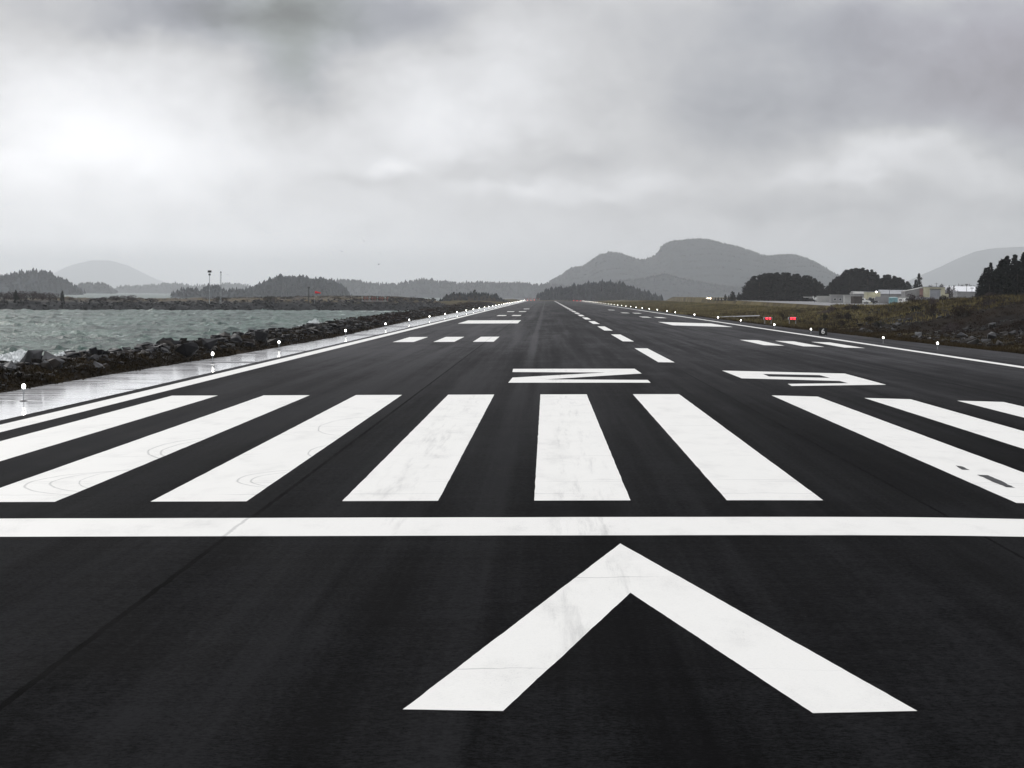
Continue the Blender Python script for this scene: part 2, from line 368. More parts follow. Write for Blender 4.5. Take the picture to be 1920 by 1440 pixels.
# ------------------------------------------------------------------ runway and its markings
EDGE = [(-80, -30.5), (-20, -29.6), (50, -28.4), (72, -28.1), (108, -27.1), (172, -26.4), (250, -27.2), (309, -27.8), (600, -27.6), (2100, -27)]
def left_edge(Y): return float(np.interp(Y, [e[0] for e in EDGE], [e[1] for e in EDGE]))
REDGE = [(-80, 33), (148, 31.2), (190, 29.7), (280, 28.0), (440, 27.0), (2100, 26.0)]
def right_edge(Y): return float(np.interp(Y, [e[0] for e in REDGE], [e[1] for e in REDGE]))
END = 1985
def crowned(name, quads, m, lift, parent=None):
    V = []; F = []
    for x0, x1, y0, y1 in quads:
        n = max(1, int(round((x1 - x0) / .5))); b = len(V)
        for i in range(n + 1):
            x = x0 + (x1 - x0) * i / n; V += [(x, y0, crown(x) + lift), (x, y1, crown(x) + lift)]
        for i in range(n): F.append((b + 2 * i, b + 2 * i + 2, b + 2 * i + 3, b + 2 * i + 1))
    return mesh_np(name, V, F, m, parent)
Ys = [-80, -20, 20, 50, 72, 108, 148, 172, 190, 220, 250, 280, 309, 440, 600, 1000, 1500, END]
V = []; F = []; NX = 106
for Y in Ys:
    xr = right_edge(Y)
    for i in range(NX):
        x = -23.45 + (xr + 23.45) * i / (NX - 1); V.append((x, Y, crown(x)))
for j in range(len(Ys) - 1):
    for i in range(NX - 1): a = j * NX + i; F.append((a, a + 1, a + NX + 1, a + NX))
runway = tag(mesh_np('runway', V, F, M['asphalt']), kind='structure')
V = []; F = []; NS = 8
Ysh = list(range(-80, 600, 6)) + list(range(600, END + 1, 60))
for Y in Ysh:
    xl = left_edge(Y) + .22 * mnoise.noise((Y * .11, 0, 0)) * 2
    for i in range(NS):
        x = xl + (-23.45 - xl) * i / (NS - 1); V.append((x, Y, crown(x) - .004 - .012 * (-23.45 - x) / 4))
for j in range(len(Ysh) - 1):
    for i in range(NS - 1): a = j * NS + i; F.append((a, a + 1, a + NS + 1, a + NS))
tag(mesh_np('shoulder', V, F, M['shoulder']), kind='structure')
L1 = .004
def worn(pts, wob=.014, step=.22, seed=0):
    "edge of a painted shape, slightly uneven the way spray leaves it"
    out = []; n = len(pts)
    for i in range(n):
        a = Vector(pts[i][:2]); c = Vector(pts[(i + 1) % n][:2]); L = (c - a).length; k = max(1, int(L / step)); d = (c - a) / L; nn = Vector((-d.y, d.x))
        for j in range(k):
            q = a + (c - a) * (j / k)
            if j: q = q + nn * (wob * (mnoise.noise((q.x * 1.7, q.y * .9, seed)) * 1.2 + rnd.uniform(-.35, .35)))
            out.append(q)
    return out
def flat_poly(name, outlines, m, lift, wob=.014, step=.22, holes=()):
    from mathutils.geometry import tessellate_polygon
    V = []; F = []
    for oi, pts in enumerate(outlines):
        loops = [worn(pts, wob, step, oi)] + [worn(h, wob, step, oi + 9) for h in holes]
        loops3 = [[Vector((q.x, q.y, 0)) for q in l] for l in loops]
        # follow the crown: cut long spans by inserting rows is not needed, paint is thinner than the crown's bow per metre
        tri = tessellate_polygon(loops3); b = len(V)
        for l in loops3:
            for q in l: V.append((q.x, q.y, crown(q.x) + lift))
        for t_ in tri: F.append(tuple(b + i for i in t_))
    o = mesh_np(name, V, F, m, runway)
    bm = bmesh.new(); bm.from_mesh(o.data); bmesh.ops.recalc_face_normals(bm, faces=bm.faces)
    if sum(f.normal.z for f in bm.faces) < 0: bmesh.ops.reverse_faces(bm, faces=bm.faces)
    bm.to_mesh(o.data); bm.free(); return o
def rect(name, x0, x1, y0, y1, lift=L1, wob=.014):
    return flat_poly(name, [[(x0, y0), (x1, y0), (x1, y1), (x0, y1)]], M['paint'], lift, wob)
def strip_rect(name, x0, x1, y0, y1, lift=L1, wob=.006, nx=None, ystep=.25):
    "painted rectangle as a grid that follows the crown, with slightly uneven edges"
    nx = nx or max(2, int((x1 - x0) / .45) + 1); ny = max(2, int((y1 - y0) / ystep) + 1)
    ny = min(ny, 260)
    V = []; F = []
    for j in range(ny):
        y = y0 + (y1 - y0) * j / (ny - 1)
        for i in range(nx):
            x = x0 + (x1 - x0) * i / (nx - 1); dx = dy = 0
            if i in (0, nx - 1): dx = wob * (1.6 * mnoise.noise((x, y * .8, 3)) + rnd.uniform(-.3, .3))
            if j in (0, ny - 1): dy = wob * 2.2 * mnoise.noise((x * .9, y, 5))
            V.append((x + dx, y + dy, crown(x) + lift))
    for j in range(ny - 1):
        for i in range(nx - 1): a = j * nx + i; F.append((a, a + 1, a + nx + 1, a + nx))
    return mesh_np(name, V, F, M['paint'], runway)
for s in (-1, 1):
    for k in range(6):
        a = 1.75 + 3.5 * k
        strip_rect('threshold_stripe', min(s * a, s * (a + 1.75)), max(s * a, s * (a + 1.75)), 0, 46.0)
strip_rect('threshold_bar', -23.2, 23.2, -6.2, -3.2, ystep=.3, wob=.012)
arrow = [(755, 1331), (943, 1334), (1182, 1112), (1524, 1338), (1720, 1334), (1163, 1019.5)]
ap = [pave(*q) for q in arrow]
tipx = ap[5].x
flat_poly('arrowhead_marking', [[(q.x, q.y) for q in ap]], M['paint'], L1 + .001, .007, .16)
two = [(962, 691.7), (1190, 691.5), (1203, 700.4), (1022.9, 711.5), (1214.6, 712.5), (1219.8, 717.7), (953, 717.7), (961, 708), (1135.4, 698.6), (960.8, 697.7)]
nine = [(1354, 695), (1583.8, 700.5), (1661.6, 721.5), (1484.4, 723.8), (1476.9, 719.8), (1590.3, 718.6), (1574.4, 714.4), (1390.6, 709.5)]
nineh = [(1430, 701.2), (1442.2, 706.1), (1556.6, 708.7), (1536.9, 703.5)]
def cut(name, outer, hole=()):
    "numeral: triangulated outline, cut into half-metre columns so it follows the crown"
    from mathutils.geometry import tessellate_polygon
    lo = [Vector((q.x, q.y, 0)) for q in (pave(*u) for u in outer)]; loops = [lo]
    if hole: loops.append([Vector((q.x, q.y, 0)) for q in (pave(*u) for u in hole)])
    allv = [v for l in loops for v in l]
    bm = bmesh.new(); bv = [bm.verts.new(v) for v in allv]
    for t_ in tessellate_polygon(loops): bm.faces.new([bv[i] for i in t_])
    x = -12.0
    while x < 12:
        bmesh.ops.bisect_plane(bm, geom=bm.verts[:] + bm.edges[:] + bm.faces[:], plane_co=(x, 0, 0), plane_no=(1, 0, 0)); x += .5
    for v in bm.verts: v.co.z = crown(v.co.x) + L1
    for f in bm.faces:
        f.normal_update()
        if f.normal.z < 0: f.normal_flip()
    me = bpy.data.meshes.new(name); bm.to_mesh(me); bm.free(); me.materials.append(M['paint'])
    return link(bpy.data.objects.new(name, me), runway)
tag(cut('runway_number', two), 'white painted numeral 2'); tag(cut('runway_number', nine, nineh), 'white painted numeral 9')
y = 89.2
n = 0
while y < END - 150 and n < 30:
    strip_rect('centreline_dash', -.46, .46, y, y + 35.5, ystep=1); y += 61; n += 1
strip_rect('edge_line', -22.86, -21.95, -3.2, END - 5, wob=.01, ystep=2)
strip_rect('edge_line', 21.95, 22.86, -3.2, END - 5, wob=.01, ystep=2)
for s in (-1, 1):
    for (y0, y1, xs) in ((149.6, 173.5, (11.1, 14.35, 17.7)), (404, 424, (11.7, 14.6)), (520, 541, (11.7, 14.6)), (640, 662, (11.7,))):
        for xx in xs:
            strip_rect('touchdown_mark', min(s * xx, s * (xx + 1.72)), max(s * xx, s * (xx + 1.72)), y0, y1, ystep=1)
    strip_rect('aiming_point_mark', min(s * 10.7, s * 19.0), max(s * 10.7, s * 19.0), 280, 323, ystep=1)
# a black patch and a worn square on the seventh stripe
BP = [[(1280 + a / 3, 700 + b / 3) for a, b in q] for q in ([(1655, 572), (1720, 575), (1870, 645), (1820, 642)], [(1535, 520), (1570, 525), (1615, 545), (1570, 543)])]
flat_poly('repair_patch', [[tuple(pave(*u))[:2] for u in q] for q in BP], mat('patch_tar', (.03, .03, .032), .7, .2), L1 * 2.2, .03, .2)

# ------------------------------------------------------------------ land
rng = np.random.default_rng(3)
def vnoise(x, y, sc, seed=0):
    "cheap smooth value noise for arrays"
    x = np.asarray(x, float) / sc + 1000 + seed * 17.3; y = np.asarray(y, float) / sc + 1000 + seed * 5.7
    xi = np.floor(x).astype(int); yi = np.floor(y).astype(int); fx = x - xi; fy = y - yi
    fx = fx * fx * (3 - 2 * fx); fy = fy * fy * (3 - 2 * fy)
    h = lambda a, b: ((np.sin(a * 127.1 + b * 311.7 + seed * 3.1) * 43758.5453) % 1.0)
    return (h(xi, yi) * (1 - fx) + h(xi + 1, yi) * fx) * (1 - fy) + (h(xi, yi + 1) * (1 - fx) + h(xi + 1, yi + 1) * fx) * fy
def sm(x, a, b): t = np.clip((np.asarray(x, float) - a) / (b - a), 0, 1); return t * t * (3 - 2 * t)
SEA = -3.5
def shore_x(Y):   # where the left bank meets the water
    return np.interp(Y, [-80, 400, 500, 700, 850, 960, 1020, 1060, 1200, 1500, 2200], [-37, -37, -38, -41, -44, -50, -62, -66, -80, -120, -60])
def left_x(Y): return np.interp(Y, [e[0] for e in EDGE], [e[1] for e in EDGE])
def right_x(Y): return np.interp(Y, [e[0] for e in REDGE], [e[1] for e in REDGE])
def height(X, Y):
    X = np.asarray(X, float); Y = np.asarray(Y, float)
    cr = -CROWN * (np.sqrt(X * X + 4) - 2)
    under = cr - .12
    # right of the pavement
    lat = X - right_x(Y)
    emb = sm(lat, 4, 44) * (4.9 - 2.9 * sm(Y, 330, 520)) * (1 - .25 * sm(Y, 1000, 2000))
    right = np.maximum(cr, -.55) - .05 - .12 * sm(lat, 0, 2) + emb + (vnoise(X, Y, 14, 1) - .5) * 1.3 * sm(lat, 6, 25) * (1 - .75 * sm(Y, 470, 540)) + (vnoise(X, Y, 4, 2) - .5) * .5 * sm(lat, 4, 10) * (1 - .6 * sm(Y, 470, 540))
    right = np.where(Y > 500, np.where(X > 64 + (Y - 560) * .03, 2.11 + np.maximum(0, Y - 560) * .00155, right), right)
    # left bank
    wl = left_x(Y) - X; sx = left_x(Y) - shore_x(Y)
    crest = np.interp(Y, [0, 300, 450, 2200], [.1, .15, .2, .4])
    bank = np.where(wl < sx * .45, -.5 + (crest + .5) * sm(wl, 0, sx * .3), crest - (crest + 4.0) * np.clip((wl - sx * .45) / (sx * .6), 0, 1.8))
    bank = bank + (vnoise(X, Y, 3, 4) - .5) * .5 * sm(wl, .5, 3)
    h = np.where(X > right_x(Y) - .2, right, np.where(X < left_x(Y) + .2, bank, under))
    return h
xs = np.unique(np.concatenate([np.linspace(-130, -60, 24), np.linspace(-60, -24, 74), np.linspace(-24, 26, 26), np.linspace(26, 110, 130), np.linspace(110, 700, 80)]))
ys = np.unique(np.concatenate([np.linspace(-80, 120, 100), np.linspace(120, 620, 300), np.linspace(620, 2250, 240)]))
GX, GY = np.meshgrid(xs, ys); GZ = height(GX, GY)
nx_, ny_ = len(xs), len(ys)
def gridfaces(nx, ny):
    a = (np.arange(ny - 1)[:, None] * nx + np.arange(nx - 1)[None, :]).ravel()
    return np.stack([a, a + 1, a + nx + 1, a + nx], 1)
tag(mesh_np('ground', np.stack([GX.ravel(), GY.ravel(), GZ.ravel()], 1), gridfaces(nx_, ny_), M['land'], smooth=True), kind='structure')
def H(x, y): return float(height(x, y))
# apron: a pale wet concrete area beyond the grass on the right
def sheet(name, pts, z, m, kind='structure'):
    return tag(mesh_np(name, [(a, b, z) for a, b in pts], [tuple(range(len(pts)))], m), kind=kind)
def apz(y): return 2.16 + max(0, y - 560) * .00155
AP = [(66, 560), (78, 532), (150, 535), (420, 600), (460, 1300), (86, 1300)]
tag(mesh_np('apron', [(a, b, apz(b)) for a, b in AP], [tuple(range(6))], M['apron']), kind='structure')
# narrow paved stub right of the runway
a0, a1, a2, a3 = level(1326, 593.5, -.42), level(1404, 599.5, -.3), level(1404, 597.2, -.3), level(1326, 591, -.42)
tag(mesh_np('taxiway', [(27.3, 452, -.47), (37, 438, .12), (38.5, 452, .22), (27.3, 474, -.47)], [(0, 1, 2, 3)], M['apron']), kind='structure')

# ------------------------------------------------------------------ sea
def water_mat():
    m = bpy.data.materials.new('sea_water'); m.use_nodes = True; t = NT(m.node_tree); b = t.n['Principled BSDF']
    g = t.new('ShaderNodeNewGeometry').outputs['Position']
    at_ = t.new('ShaderNodeAttribute', attribute_name='foam').outputs['Fac']
    n = t.noise(t.vmath('MULTIPLY', g, (1, .55, 1)), .55, 6, .72, .6)
    big = t.noise(t.vmath('MULTIPLY', g, (1, .5, 1)), .05, 4, .6)
    far = t.noise(t.vmath('MULTIPLY', g, (.35, 1.0, 1)), .03, 6, .75, .4)
    fo = t.math('ADD', at_, t.math('MULTIPLY', t.math('SUBTRACT', n, .5), 1.5))
    fo = t.ramp(fo, .60, 1.05)
    st = t.noise(t.vmath('MULTIPLY', g, (.45, .12, 1)), .55, 6, .7, 1.2)
    c = t.mix(t.ramp(t.math('ADD', t.math('MULTIPLY', t.math('ADD', big, st), .3), t.math('MULTIPLY', n, .4)), .44, .56), (.005, .024, .022), (.085, .135, .115))
    fo = t.math('MAXIMUM', fo, t.math('MULTIPLY', t.ramp(st, .60, .72), .7))
    c = t.mix(fo, c, (.62, .66, .65))
    t.l.new(c, b.inputs['Base Color'])
    t.l.new(t.math('ADD', .32, t.math('MULTIPLY', fo, .5)), b.inputs['Roughness'])
    b.inputs['IOR'].default_value = 1.33; b.inputs['Specular IOR Level'].default_value = .06
    r = t.noise(t.vmath('MULTIPLY', g, (1, .7, 1)), 1.4, 6, .7, .3)
    bn = t.new('ShaderNodeBump', inp={'Strength': .9, 'Distance': .35, 'Height': r}); t.l.new(bn.outputs[0], b.inputs['Normal'])
    return m
M['sea'] = water_mat()
nd = 620; ns = 520
dd = 62 * (1500 / 62) ** (np.arange(nd) / (nd - 1)); ss = np.linspace(-.285, .03, ns)
D_, S_ = np.meshgrid(dd, ss, indexing='ij')
WX = CX + D_ * S_; WY = -CD + D_
Z = np.zeros_like(WX); tot_s = 0
wr = np.random.default_rng(11)
wobx = WX + 6 * vnoise(WX, WY, 31, 5); woby = WY + 9 * vnoise(WX, WY, 37, 6)
for i in range(26):
    lam = 3.2 * 1.11 ** i if i < 18 else wr.uniform(7, 16)
    th = R(-62) + wr.normal(0, .45)            # swell runs in obliquely towards the bank
    k = 2 * math.pi / lam; ph = wr.uniform(0, 6.28); amp = .011 * lam ** .82
    w_ = np.sin(k * (math.cos(th) * wobx + math.sin(th) * woby) + ph)
    Z += amp * (1 - np.abs(w_)) * 1.6 - amp * .6; tot_s += amp
mod = .35 + 1.2 * vnoise(WX, WY, 34, 8)
Z = Z * mod * 1.15
foam = sm(Z, .5, 1.05) * (.35 + .9 * vnoise(WX, WY, 11, 9))
bankd = WX - shore_x(WY)
foam = np.maximum(foam, np.exp(-np.abs(bankd + 1.5) / 2.2) * (.2 + .9 * vnoise(WX, WY, 12, 10)) * .95)
# surf band where the swell meets the point beyond the bay
foam = np.maximum(foam, np.exp(-((WY - (905 + .32 * (WX + 60))) / 26) ** 2) * sm(WX, -150, -70) * (.45 + .8 * vnoise(WX, WY, 17, 12)))
foam = np.maximum(foam, np.exp(-(((WX + 44) / 5.0) ** 2 + ((WY - 118) / 14) ** 2)) * 1.1)
water = tag(mesh_np('water', np.stack([WX.ravel(), WY.ravel(), Z.ravel() + SEA], 1), gridfaces(ns, nd), M['sea'], smooth=True, attr={'foam': foam.ravel()}), kind='structure')
fx = np.concatenate([-np.geomspace(19500, 60, 60), np.geomspace(60, 19500, 60)]); fy = np.concatenate([[-1500, -300], np.geomspace(100, 36500, 120)])
FX, FY = np.meshgrid(fx, fy)
far_foam = np.full(FX.size, .10)
tag(mesh_np('sea', np.stack([FX.ravel(), FY.ravel(), np.full(FX.size, SEA - .75)], 1), gridfaces(120, 122), M['sea'], attr={'foam': far_foam}), kind='structure')

# ------------------------------------------------------------------ rocks
def rock_mesh(seed, flat=.7):
    r = random.Random(seed); bm = bmesh.new()
    for i in range(13):
        v = Vector((r.uniform(-1, 1), r.uniform(-1, 1), r.uniform(-1, 1))); v = v / max(abs(v.x), abs(v.y), abs(v.z)) * .82
        v = Vector((v.x * r.uniform(.8, 1.05), v.y * r.uniform(.75, 1.0), v.z * flat)); bm.verts.new(v * .62)
    bmesh.ops.convex_hull(bm, input=bm.verts[:])
    for v in [v for v in bm.verts if not v.link_faces]: bm.verts.remove(v)
    bmesh.ops.bevel(bm, geom=bm.edges[:], offset=.018, segments=1, affect='EDGES')
    bmesh.ops.subdivide_edges(bm, edges=[e for e in bm.edges if e.calc_length() > .3], cuts=1)
    for v in bm.verts: v.co += v.co.normalized() * .05 * mnoise.noise(v.co * 3 + Vector((seed, 0, 0)))
    me = bpy.data.meshes.new('rock'); bm.to_mesh(me); bm.free(); return me
RM = {}
for mk in ('rock', 'rock2', 'rock3'):
    RM[mk] = []
    for i in range(7):
        me = rock_mesh(i * 3 + hash(mk[-1]) % 1 + 1, .55 + .08 * (i % 5)); me.materials.append(M[mk]); RM[mk].append(me)
def put_rock(x, y, z, s, mk, label, group, r=rnd):
    o = bpy.data.objects.new('boulder', r.choice(RM[mk])); link(o)
    o.location = (x, y, z); o.rotation_euler = (r.uniform(-.5, .5), r.uniform(-.5, .5), r.uniform(0, 6.28)); o.scale = (s * r.uniform(.9, 1.25), s * r.uniform(.8, 1.1), s * r.uniform(.75, 1.05))
    return tag(o, label, 'boulder', group)
cands = []
rr = random.Random(21)
Y = 38.0
while Y < 470:
    d = Y + CD; x0 = left_edge(Y); sx = x0 - float(shore_x(Y))
    for k in range(4):
        t_ = rr.uniform(.10, .8); x = x0 - sx * t_ + rr.uniform(-.4, .4)
        s = rr.uniform(.32, .66) * (1.0 if rr.random() < .8 else 1.45) * (1 + Y / 900)
        cands.append((s / d, x, Y + rr.uniform(-.5, .5), s, t_))
    Y += .72 + Y * .0022
def clump_mb(items, name, mk, seed):
    "many boulders too far to count, as one mesh of low hulls"
    V = []; F = []; r = random.Random(seed)
    protos = []
    for me in RM[mk][:5]: protos.append((np.array([v.co[:] for v in me.vertices]), [tuple(p.vertices) for p in me.polygons]))
    for (x, y, z, s) in items:
        pv, pf = r.choice(protos); a = r.uniform(0, 6.28); c, si = math.cos(a), math.sin(a); b = len(V)
        q = pv * np.array([s * r.uniform(.9, 1.3), s, s * r.uniform(.7, 1.1)])
        q = np.stack([q[:, 0] * c - q[:, 1] * si + x, q[:, 0] * si + q[:, 1] * c + y, q[:, 2] + z], 1)
        V += q.tolist(); F += [tuple(b + i for i in f) for f in pf]
    me = bpy.data.meshes.new(name); me.from_pydata(V, [], F); me.update(); me.materials.append(M[mk])
    return link(bpy.data.objects.new(name, me))
def ytrue(c): return c[2]
cands.sort(key=lambda c: -c[0])
near = cands[:225]; rest = cands[225:]
far_items = {'rock': [], 'rock3': []}
for c in near:
    _, x, y, s, t_ = c; z = H(x, y)
    u = rr.random(); mk = 'rock2' if u < .09 else ('rock3' if (u < .3 or t_ < .25) else 'rock')
    nm = {'rock': 'dark wet boulder in the bank between the left shoulder and the sea', 'rock2': 'pale grey boulder among darker ones in the bank beside the left shoulder', 'rock3': 'brownish boulder in the bank between the left shoulder and the sea'}[mk]
    put_rock(x, y, z + s * .08, s, mk, nm, {'rock': 'dark boulders of the sea bank', 'rock2': 'pale boulders of the sea bank', 'rock3': 'brown boulders of the sea bank'}[mk], rr)
for c in rest: far_items['rock' if rr.random() < .8 else 'rock3'].append((c[1], c[2], H(c[1], c[2]) + .1, c[3] * .9))
# fill between the big blocks, and the bank further on
Y = 36.0
while Y < 1000:
    x0 = left_edge(Y); sx = x0 - float(shore_x(Y))
    for k in range(9):
        t_ = rr.uniform(.06, 1.1); x = x0 - sx * t_
        far_items['rock' if rr.random() < .7 else 'rock3'].append((x, Y + rr.uniform(-.5, .5), H(x, Y), rr.uniform(.25, .55) * (1 + Y / 500)))
    Y += .9 + Y * .004
tag(clump_mb(far_items['rock'], 'rock_rubble', 'rock', 1), 'dark rubble packed between the boulders of the sea bank', 'rubble', kind='stuff')
tag(clump_mb(far_items['rock3'], 'rock_rubble', 'rock3', 2), 'brown rubble packed between the boulders of the sea bank', 'rubble', kind='stuff')
# standing blocks that break the skyline of the bank
for i, (u, v, s, mk, lab) in enumerate([(484, 624, 1.25, 'rock', 'tall square boulder poking up alone above the sea bank, right of the wedge shaped ones'),
        (437, 631, 1.2, 'rock', 'dark wedge shaped boulder on the crest of the sea bank'), (397, 636, 1.2, 'rock', 'dark block on the crest of the sea bank, farthest left of three standing blocks'),
        (352, 646, 1.0, 'rock', 'flat topped dark boulder on the crest of the sea bank'), (309, 649, .5, 'rock', 'small lone boulder perched on the crest of the sea bank'),
        (80, 678, .6, 'rock2', 'pale upright slab leaning among dark boulders by the surf')]):
    d = {484: 175, 437: 165, 397: 150, 352: 138, 309: 120, 80: 108}[u]
    q = at(u, v + 5, d); put_rock(q.x, q.y, q.z - s * .12, s, mk, lab, None, rr)
    

# far rock face of the causeway, its land and its brush
CW = [(-430, 545), (-330, 600), (-235, 700), (-190, 775), (-140, 862), (-100, 930), (-66, 1000), (-50, 1060)]
cwp = [Vector(c) for c in CW]
def cw_at(t):
    k = min(len(cwp) - 2, int(t * (len(cwp) - 1))); f = t * (len(cwp) - 1) - k
    a, b = cwp[k], cwp[k + 1]; d = (b - a).normalized(); return a + (b - a) * f, Vector((-d.y, d.x))
NT_, NW = 420, 30
V = []
def cw_h(t, wv_):
    top = -.5 + 1.9 * float(sm(t, .55, .9))
    if wv_ < 9: h = -5.2 + (top + 5.2 - .2) * (wv_ / 9) ** .8
    elif wv_ < 60: h = top + .7 * math.sin((wv_ - 9) / 51 * math.pi)
    else: h = top - (wv_ - 60) / 20 * 7
    return h
for i in range(NT_):
    t = i / (NT_ - 1); c, nn = cw_at(t)
    for j in range(NW):
        wv_ = [0, 1, 2, 3, 4, 5, 6, 7, 8, 9, 11, 13, 16, 19, 22, 25, 28, 31, 34, 37, 40, 43, 46, 50, 54, 58, 62, 67, 73, 80][j]
        q = c + nn * wv_; z = cw_h(t, wv_) + (mnoise.noise((q.x * .22, q.y * .22, 1)) * 1.0 + mnoise.noise((q.x * .06, q.y * .06, 2)) * .8) * min(1, wv_ / 3)
        V.append((q.x, q.y, z))
def cause_mat():
    m = bpy.data.materials.new('causeway_ground'); m.use_nodes = True; t = NT(m.node_tree); b = t.n['Principled BSDF']
    g = t.new('ShaderNodeNewGeometry').outputs['Position']; X, Y, Z = t.xyz(g)
    n = t.noise(g, .12, 6, .7); n2 = t.noise(g, .8, 5, .7)
    rock = t.mix(t.ramp(n2, .35, .7), (.002, .0025, .004), (.013, .014, .016))
    br = t.mix(t.ramp(n, .38, .62), (.018, .011, .009), (.085, .062, .026))
    c = t.mix(t.ramp(t.math('ADD', Z, t.math('MULTIPLY', n, 2.0)), .2, 1.6), rock, br)
    t.l.new(c, b.inputs['Base Color']); b.inputs['Roughness'].default_value = .8; b.inputs['Specular IOR Level'].default_value = .2
    return m
M['cause'] = cause_mat()
tag(mesh_np('causeway', V, gridfaces(NW, NT_)[:, ::-1], M['cause'], smooth=False), kind='structure')
items = []
for i in range(2600):
    t = rr.random() ; c, nn = cw_at(t); wv_ = rr.uniform(0, 10); q = c + nn * wv_
    items.append((q.x, q.y, cw_h(t, wv_) + rr.uniform(-.1, .5), rr.uniform(.6, 1.4)))
tag(clump_mb(items, 'causeway_riprap', 'rock', 5), 'dark rock armour along the waterline of the causeway across the bay', 'rock armour', kind='stuff')

# ------------------------------------------------------------------ plants
def leafcloud(centres, n, size, seed, flat=1.0):
    "random small three-sided faces scattered in ellipsoids: centres = [(x, y, z, rx, ry, rz)]"
    g = np.random.default_rng(seed); C = np.array(centres); idx = g.integers(0, len(C), n)
    u = g.normal(size=(n, 3)); u /= np.linalg.norm(u, axis=1)[:, None]; rad = g.uniform(.35, 1, n)[:, None] ** .6
    P = C[idx, :3] + u * rad * C[idx, 3:6]
    a = g.normal(size=(n, 3)); a /= np.linalg.norm(a, axis=1)[:, None]; b = np.cross(a, g.normal(size=(n, 3))); b /= np.linalg.norm(b, axis=1)[:, None]
    s = size * g.uniform(.6, 1.5, n)[:, None]
    V = np.stack([P - a * s, P + a * s * .6 + b * s * .7, P + a * s * .5 - b * s * .7], 1).reshape(-1, 3)
    return V, np.arange(3 * n).reshape(-1, 3)
def conifer(seed, h, r, nleaf, dense=True):
    g = random.Random(seed); C = []; mb = MB()
    lean = Vector((g.uniform(-.03, .03), g.uniform(-.03, .03), 0))
    mb.tube((0, 0, -.5), tuple(lean * h * .9 + Vector((0, 0, h * .93))), .035 * h * .55, .008 * h * .5, 7)
    z = h * g.uniform(.06, .14)
    while z < h * .985:
        f = (z / h); rad = r * (1 - f) ** .72 * (1.0 if f > .2 else .75 + f) * g.uniform(.72, 1.12) + .02 * h
        nb = 7 if f < .6 else 5
        for k in range(nb):
            a = g.uniform(0, 6.28); L = rad * g.uniform(.45, 1.1)
            ex, ey = math.cos(a), math.sin(a)
            C.append((lean.x * z + ex * L * .62, lean.y * z + ey * L * .62, z - L * .12, L * .42, L * .42, h * .028 + L * .09))
            if k < 2 and f < .8: mb.tube((lean.x * z, lean.y * z, z), (lean.x * z + ex * L * .85, lean.y * z + ey * L * .85, z - L * .1), .01 * h * .3, .004 * h * .3, 4)
        z += h * .038 * g.uniform(.8, 1.3)
    C.append((lean.x * h, lean.y * h, h * .96, h * .012, h * .012, h * .045))
    V, F = leafcloud(C, nleaf, h * .017 + .05, seed)
    return mb, V, F
def make_tree(name, seed, h, r, nleaf, m='spruce'):
    root = empty(name, (0, 0, 0)); mb, V, F = conifer(seed, h, r, nleaf)
    mb.build('trunk', M['bark'], root); mesh_np('crown', V, F, M[m], root); return root
TP = [make_tree('spruce_tree', 50 + i, 10.0, [2.9, 3.5, 2.5, 3.2, 3.8][i], 2600) for i in range(5)]
reg(None)
used = set()
def plant(i, loc, sc, wide, label, group, name=None):
    o = TP[i]
    if i in used: o = copy_tree(TP[i])
    used.add(i)
    o.location = loc; o.scale = (sc * wide, sc * wide, sc); o.rotation_euler = (0, 0, rr.uniform(0, 6.28)) if hasattr(rr, 'uniform') else (0, 0, 0)
    o['label'] = label; o['category'] = 'spruce tree'
    if group: o['group'] = group
    return o
def grove(skyline, d0, d1, n, base_z, label, group, seed, lift=0.0, wmul=1.0):
    "trees under a skyline given in photo pixels; the front ones stand a little lower than those behind"
    g = random.Random(seed); us = [q[0] for q in skyline]; vs = [q[1] for q in skyline]
    for k in range(n):
        f = (k + .5) / n; u = us[0] + (us[-1] - us[0]) * f + g.uniform(-2, 2)
        row = k % 2
        d = d0 + (d1 - d0) * (row * .6 + g.uniform(0, .4)); v = float(np.interp(u, us, vs)) + (g.uniform(0, 3) if row else g.uniform(2, 9))
        top = at(u, v, d); bz = base_z
        h = max(1.5, top.z - bz); plant(g.randrange(5), (top.x, top.y, bz), h / 10, wmul * g.uniform(1.0, 1.5) * (1 if h > 6 else 1.2), label, group)
sk1 = [(1398, 541), (1404, 524), (1420, 515), (1440, 511), (1468, 509), (1482, 510), (1500, 515), (1512, 514), (1530, 520), (1542, 530)]
grove(sk1, 1030, 1110, 44, 2.7, 'dark spruce in the rounded grove behind the apron, left of the gap', 'spruces of the left grove', 3, wmul=1.55)
sk2 = [(1548, 540), (1560, 522), (1578, 512), (1590, 505), (1602, 503), (1620, 501), (1634, 505), (1648, 515), (1663, 512), (1675, 514), (1690, 520), (1700, 527), (1708, 535)]
grove(sk2, 1030, 1110, 44, 2.7, 'dark spruce in the peaked grove behind the low buildings', 'spruces of the right grove', 4, wmul=1.35)
grove([(1338, 556), (1350, 554), (1362, 550), (1380, 540), (1392, 552)], 1030, 1090, 9, 2.6, 'small dark spruce at the left end of the grove behind the apron', 'small spruces left of the grove', 5)
tp = at(1724, 513, 1040); plant(1, (tp.x, tp.y, 3.0), (tp.z - 3) / 10, 1.0, 'lone spruce between the peaked grove and the cream hangar', None)
tp = at(1717, 524, 1050); plant(2, (tp.x, tp.y, 3.0), (tp.z - 3) / 10, 1.0, 'shorter spruce touching the lone spruce by the cream hangar', None)
skr = [(1832, 520), (1842, 505), (1856, 493), (1872, 483), (1886, 478), (1900, 480), (1912, 474), (1925, 470), (1960, 466), (2000, 474)]
g = random.Random(9)
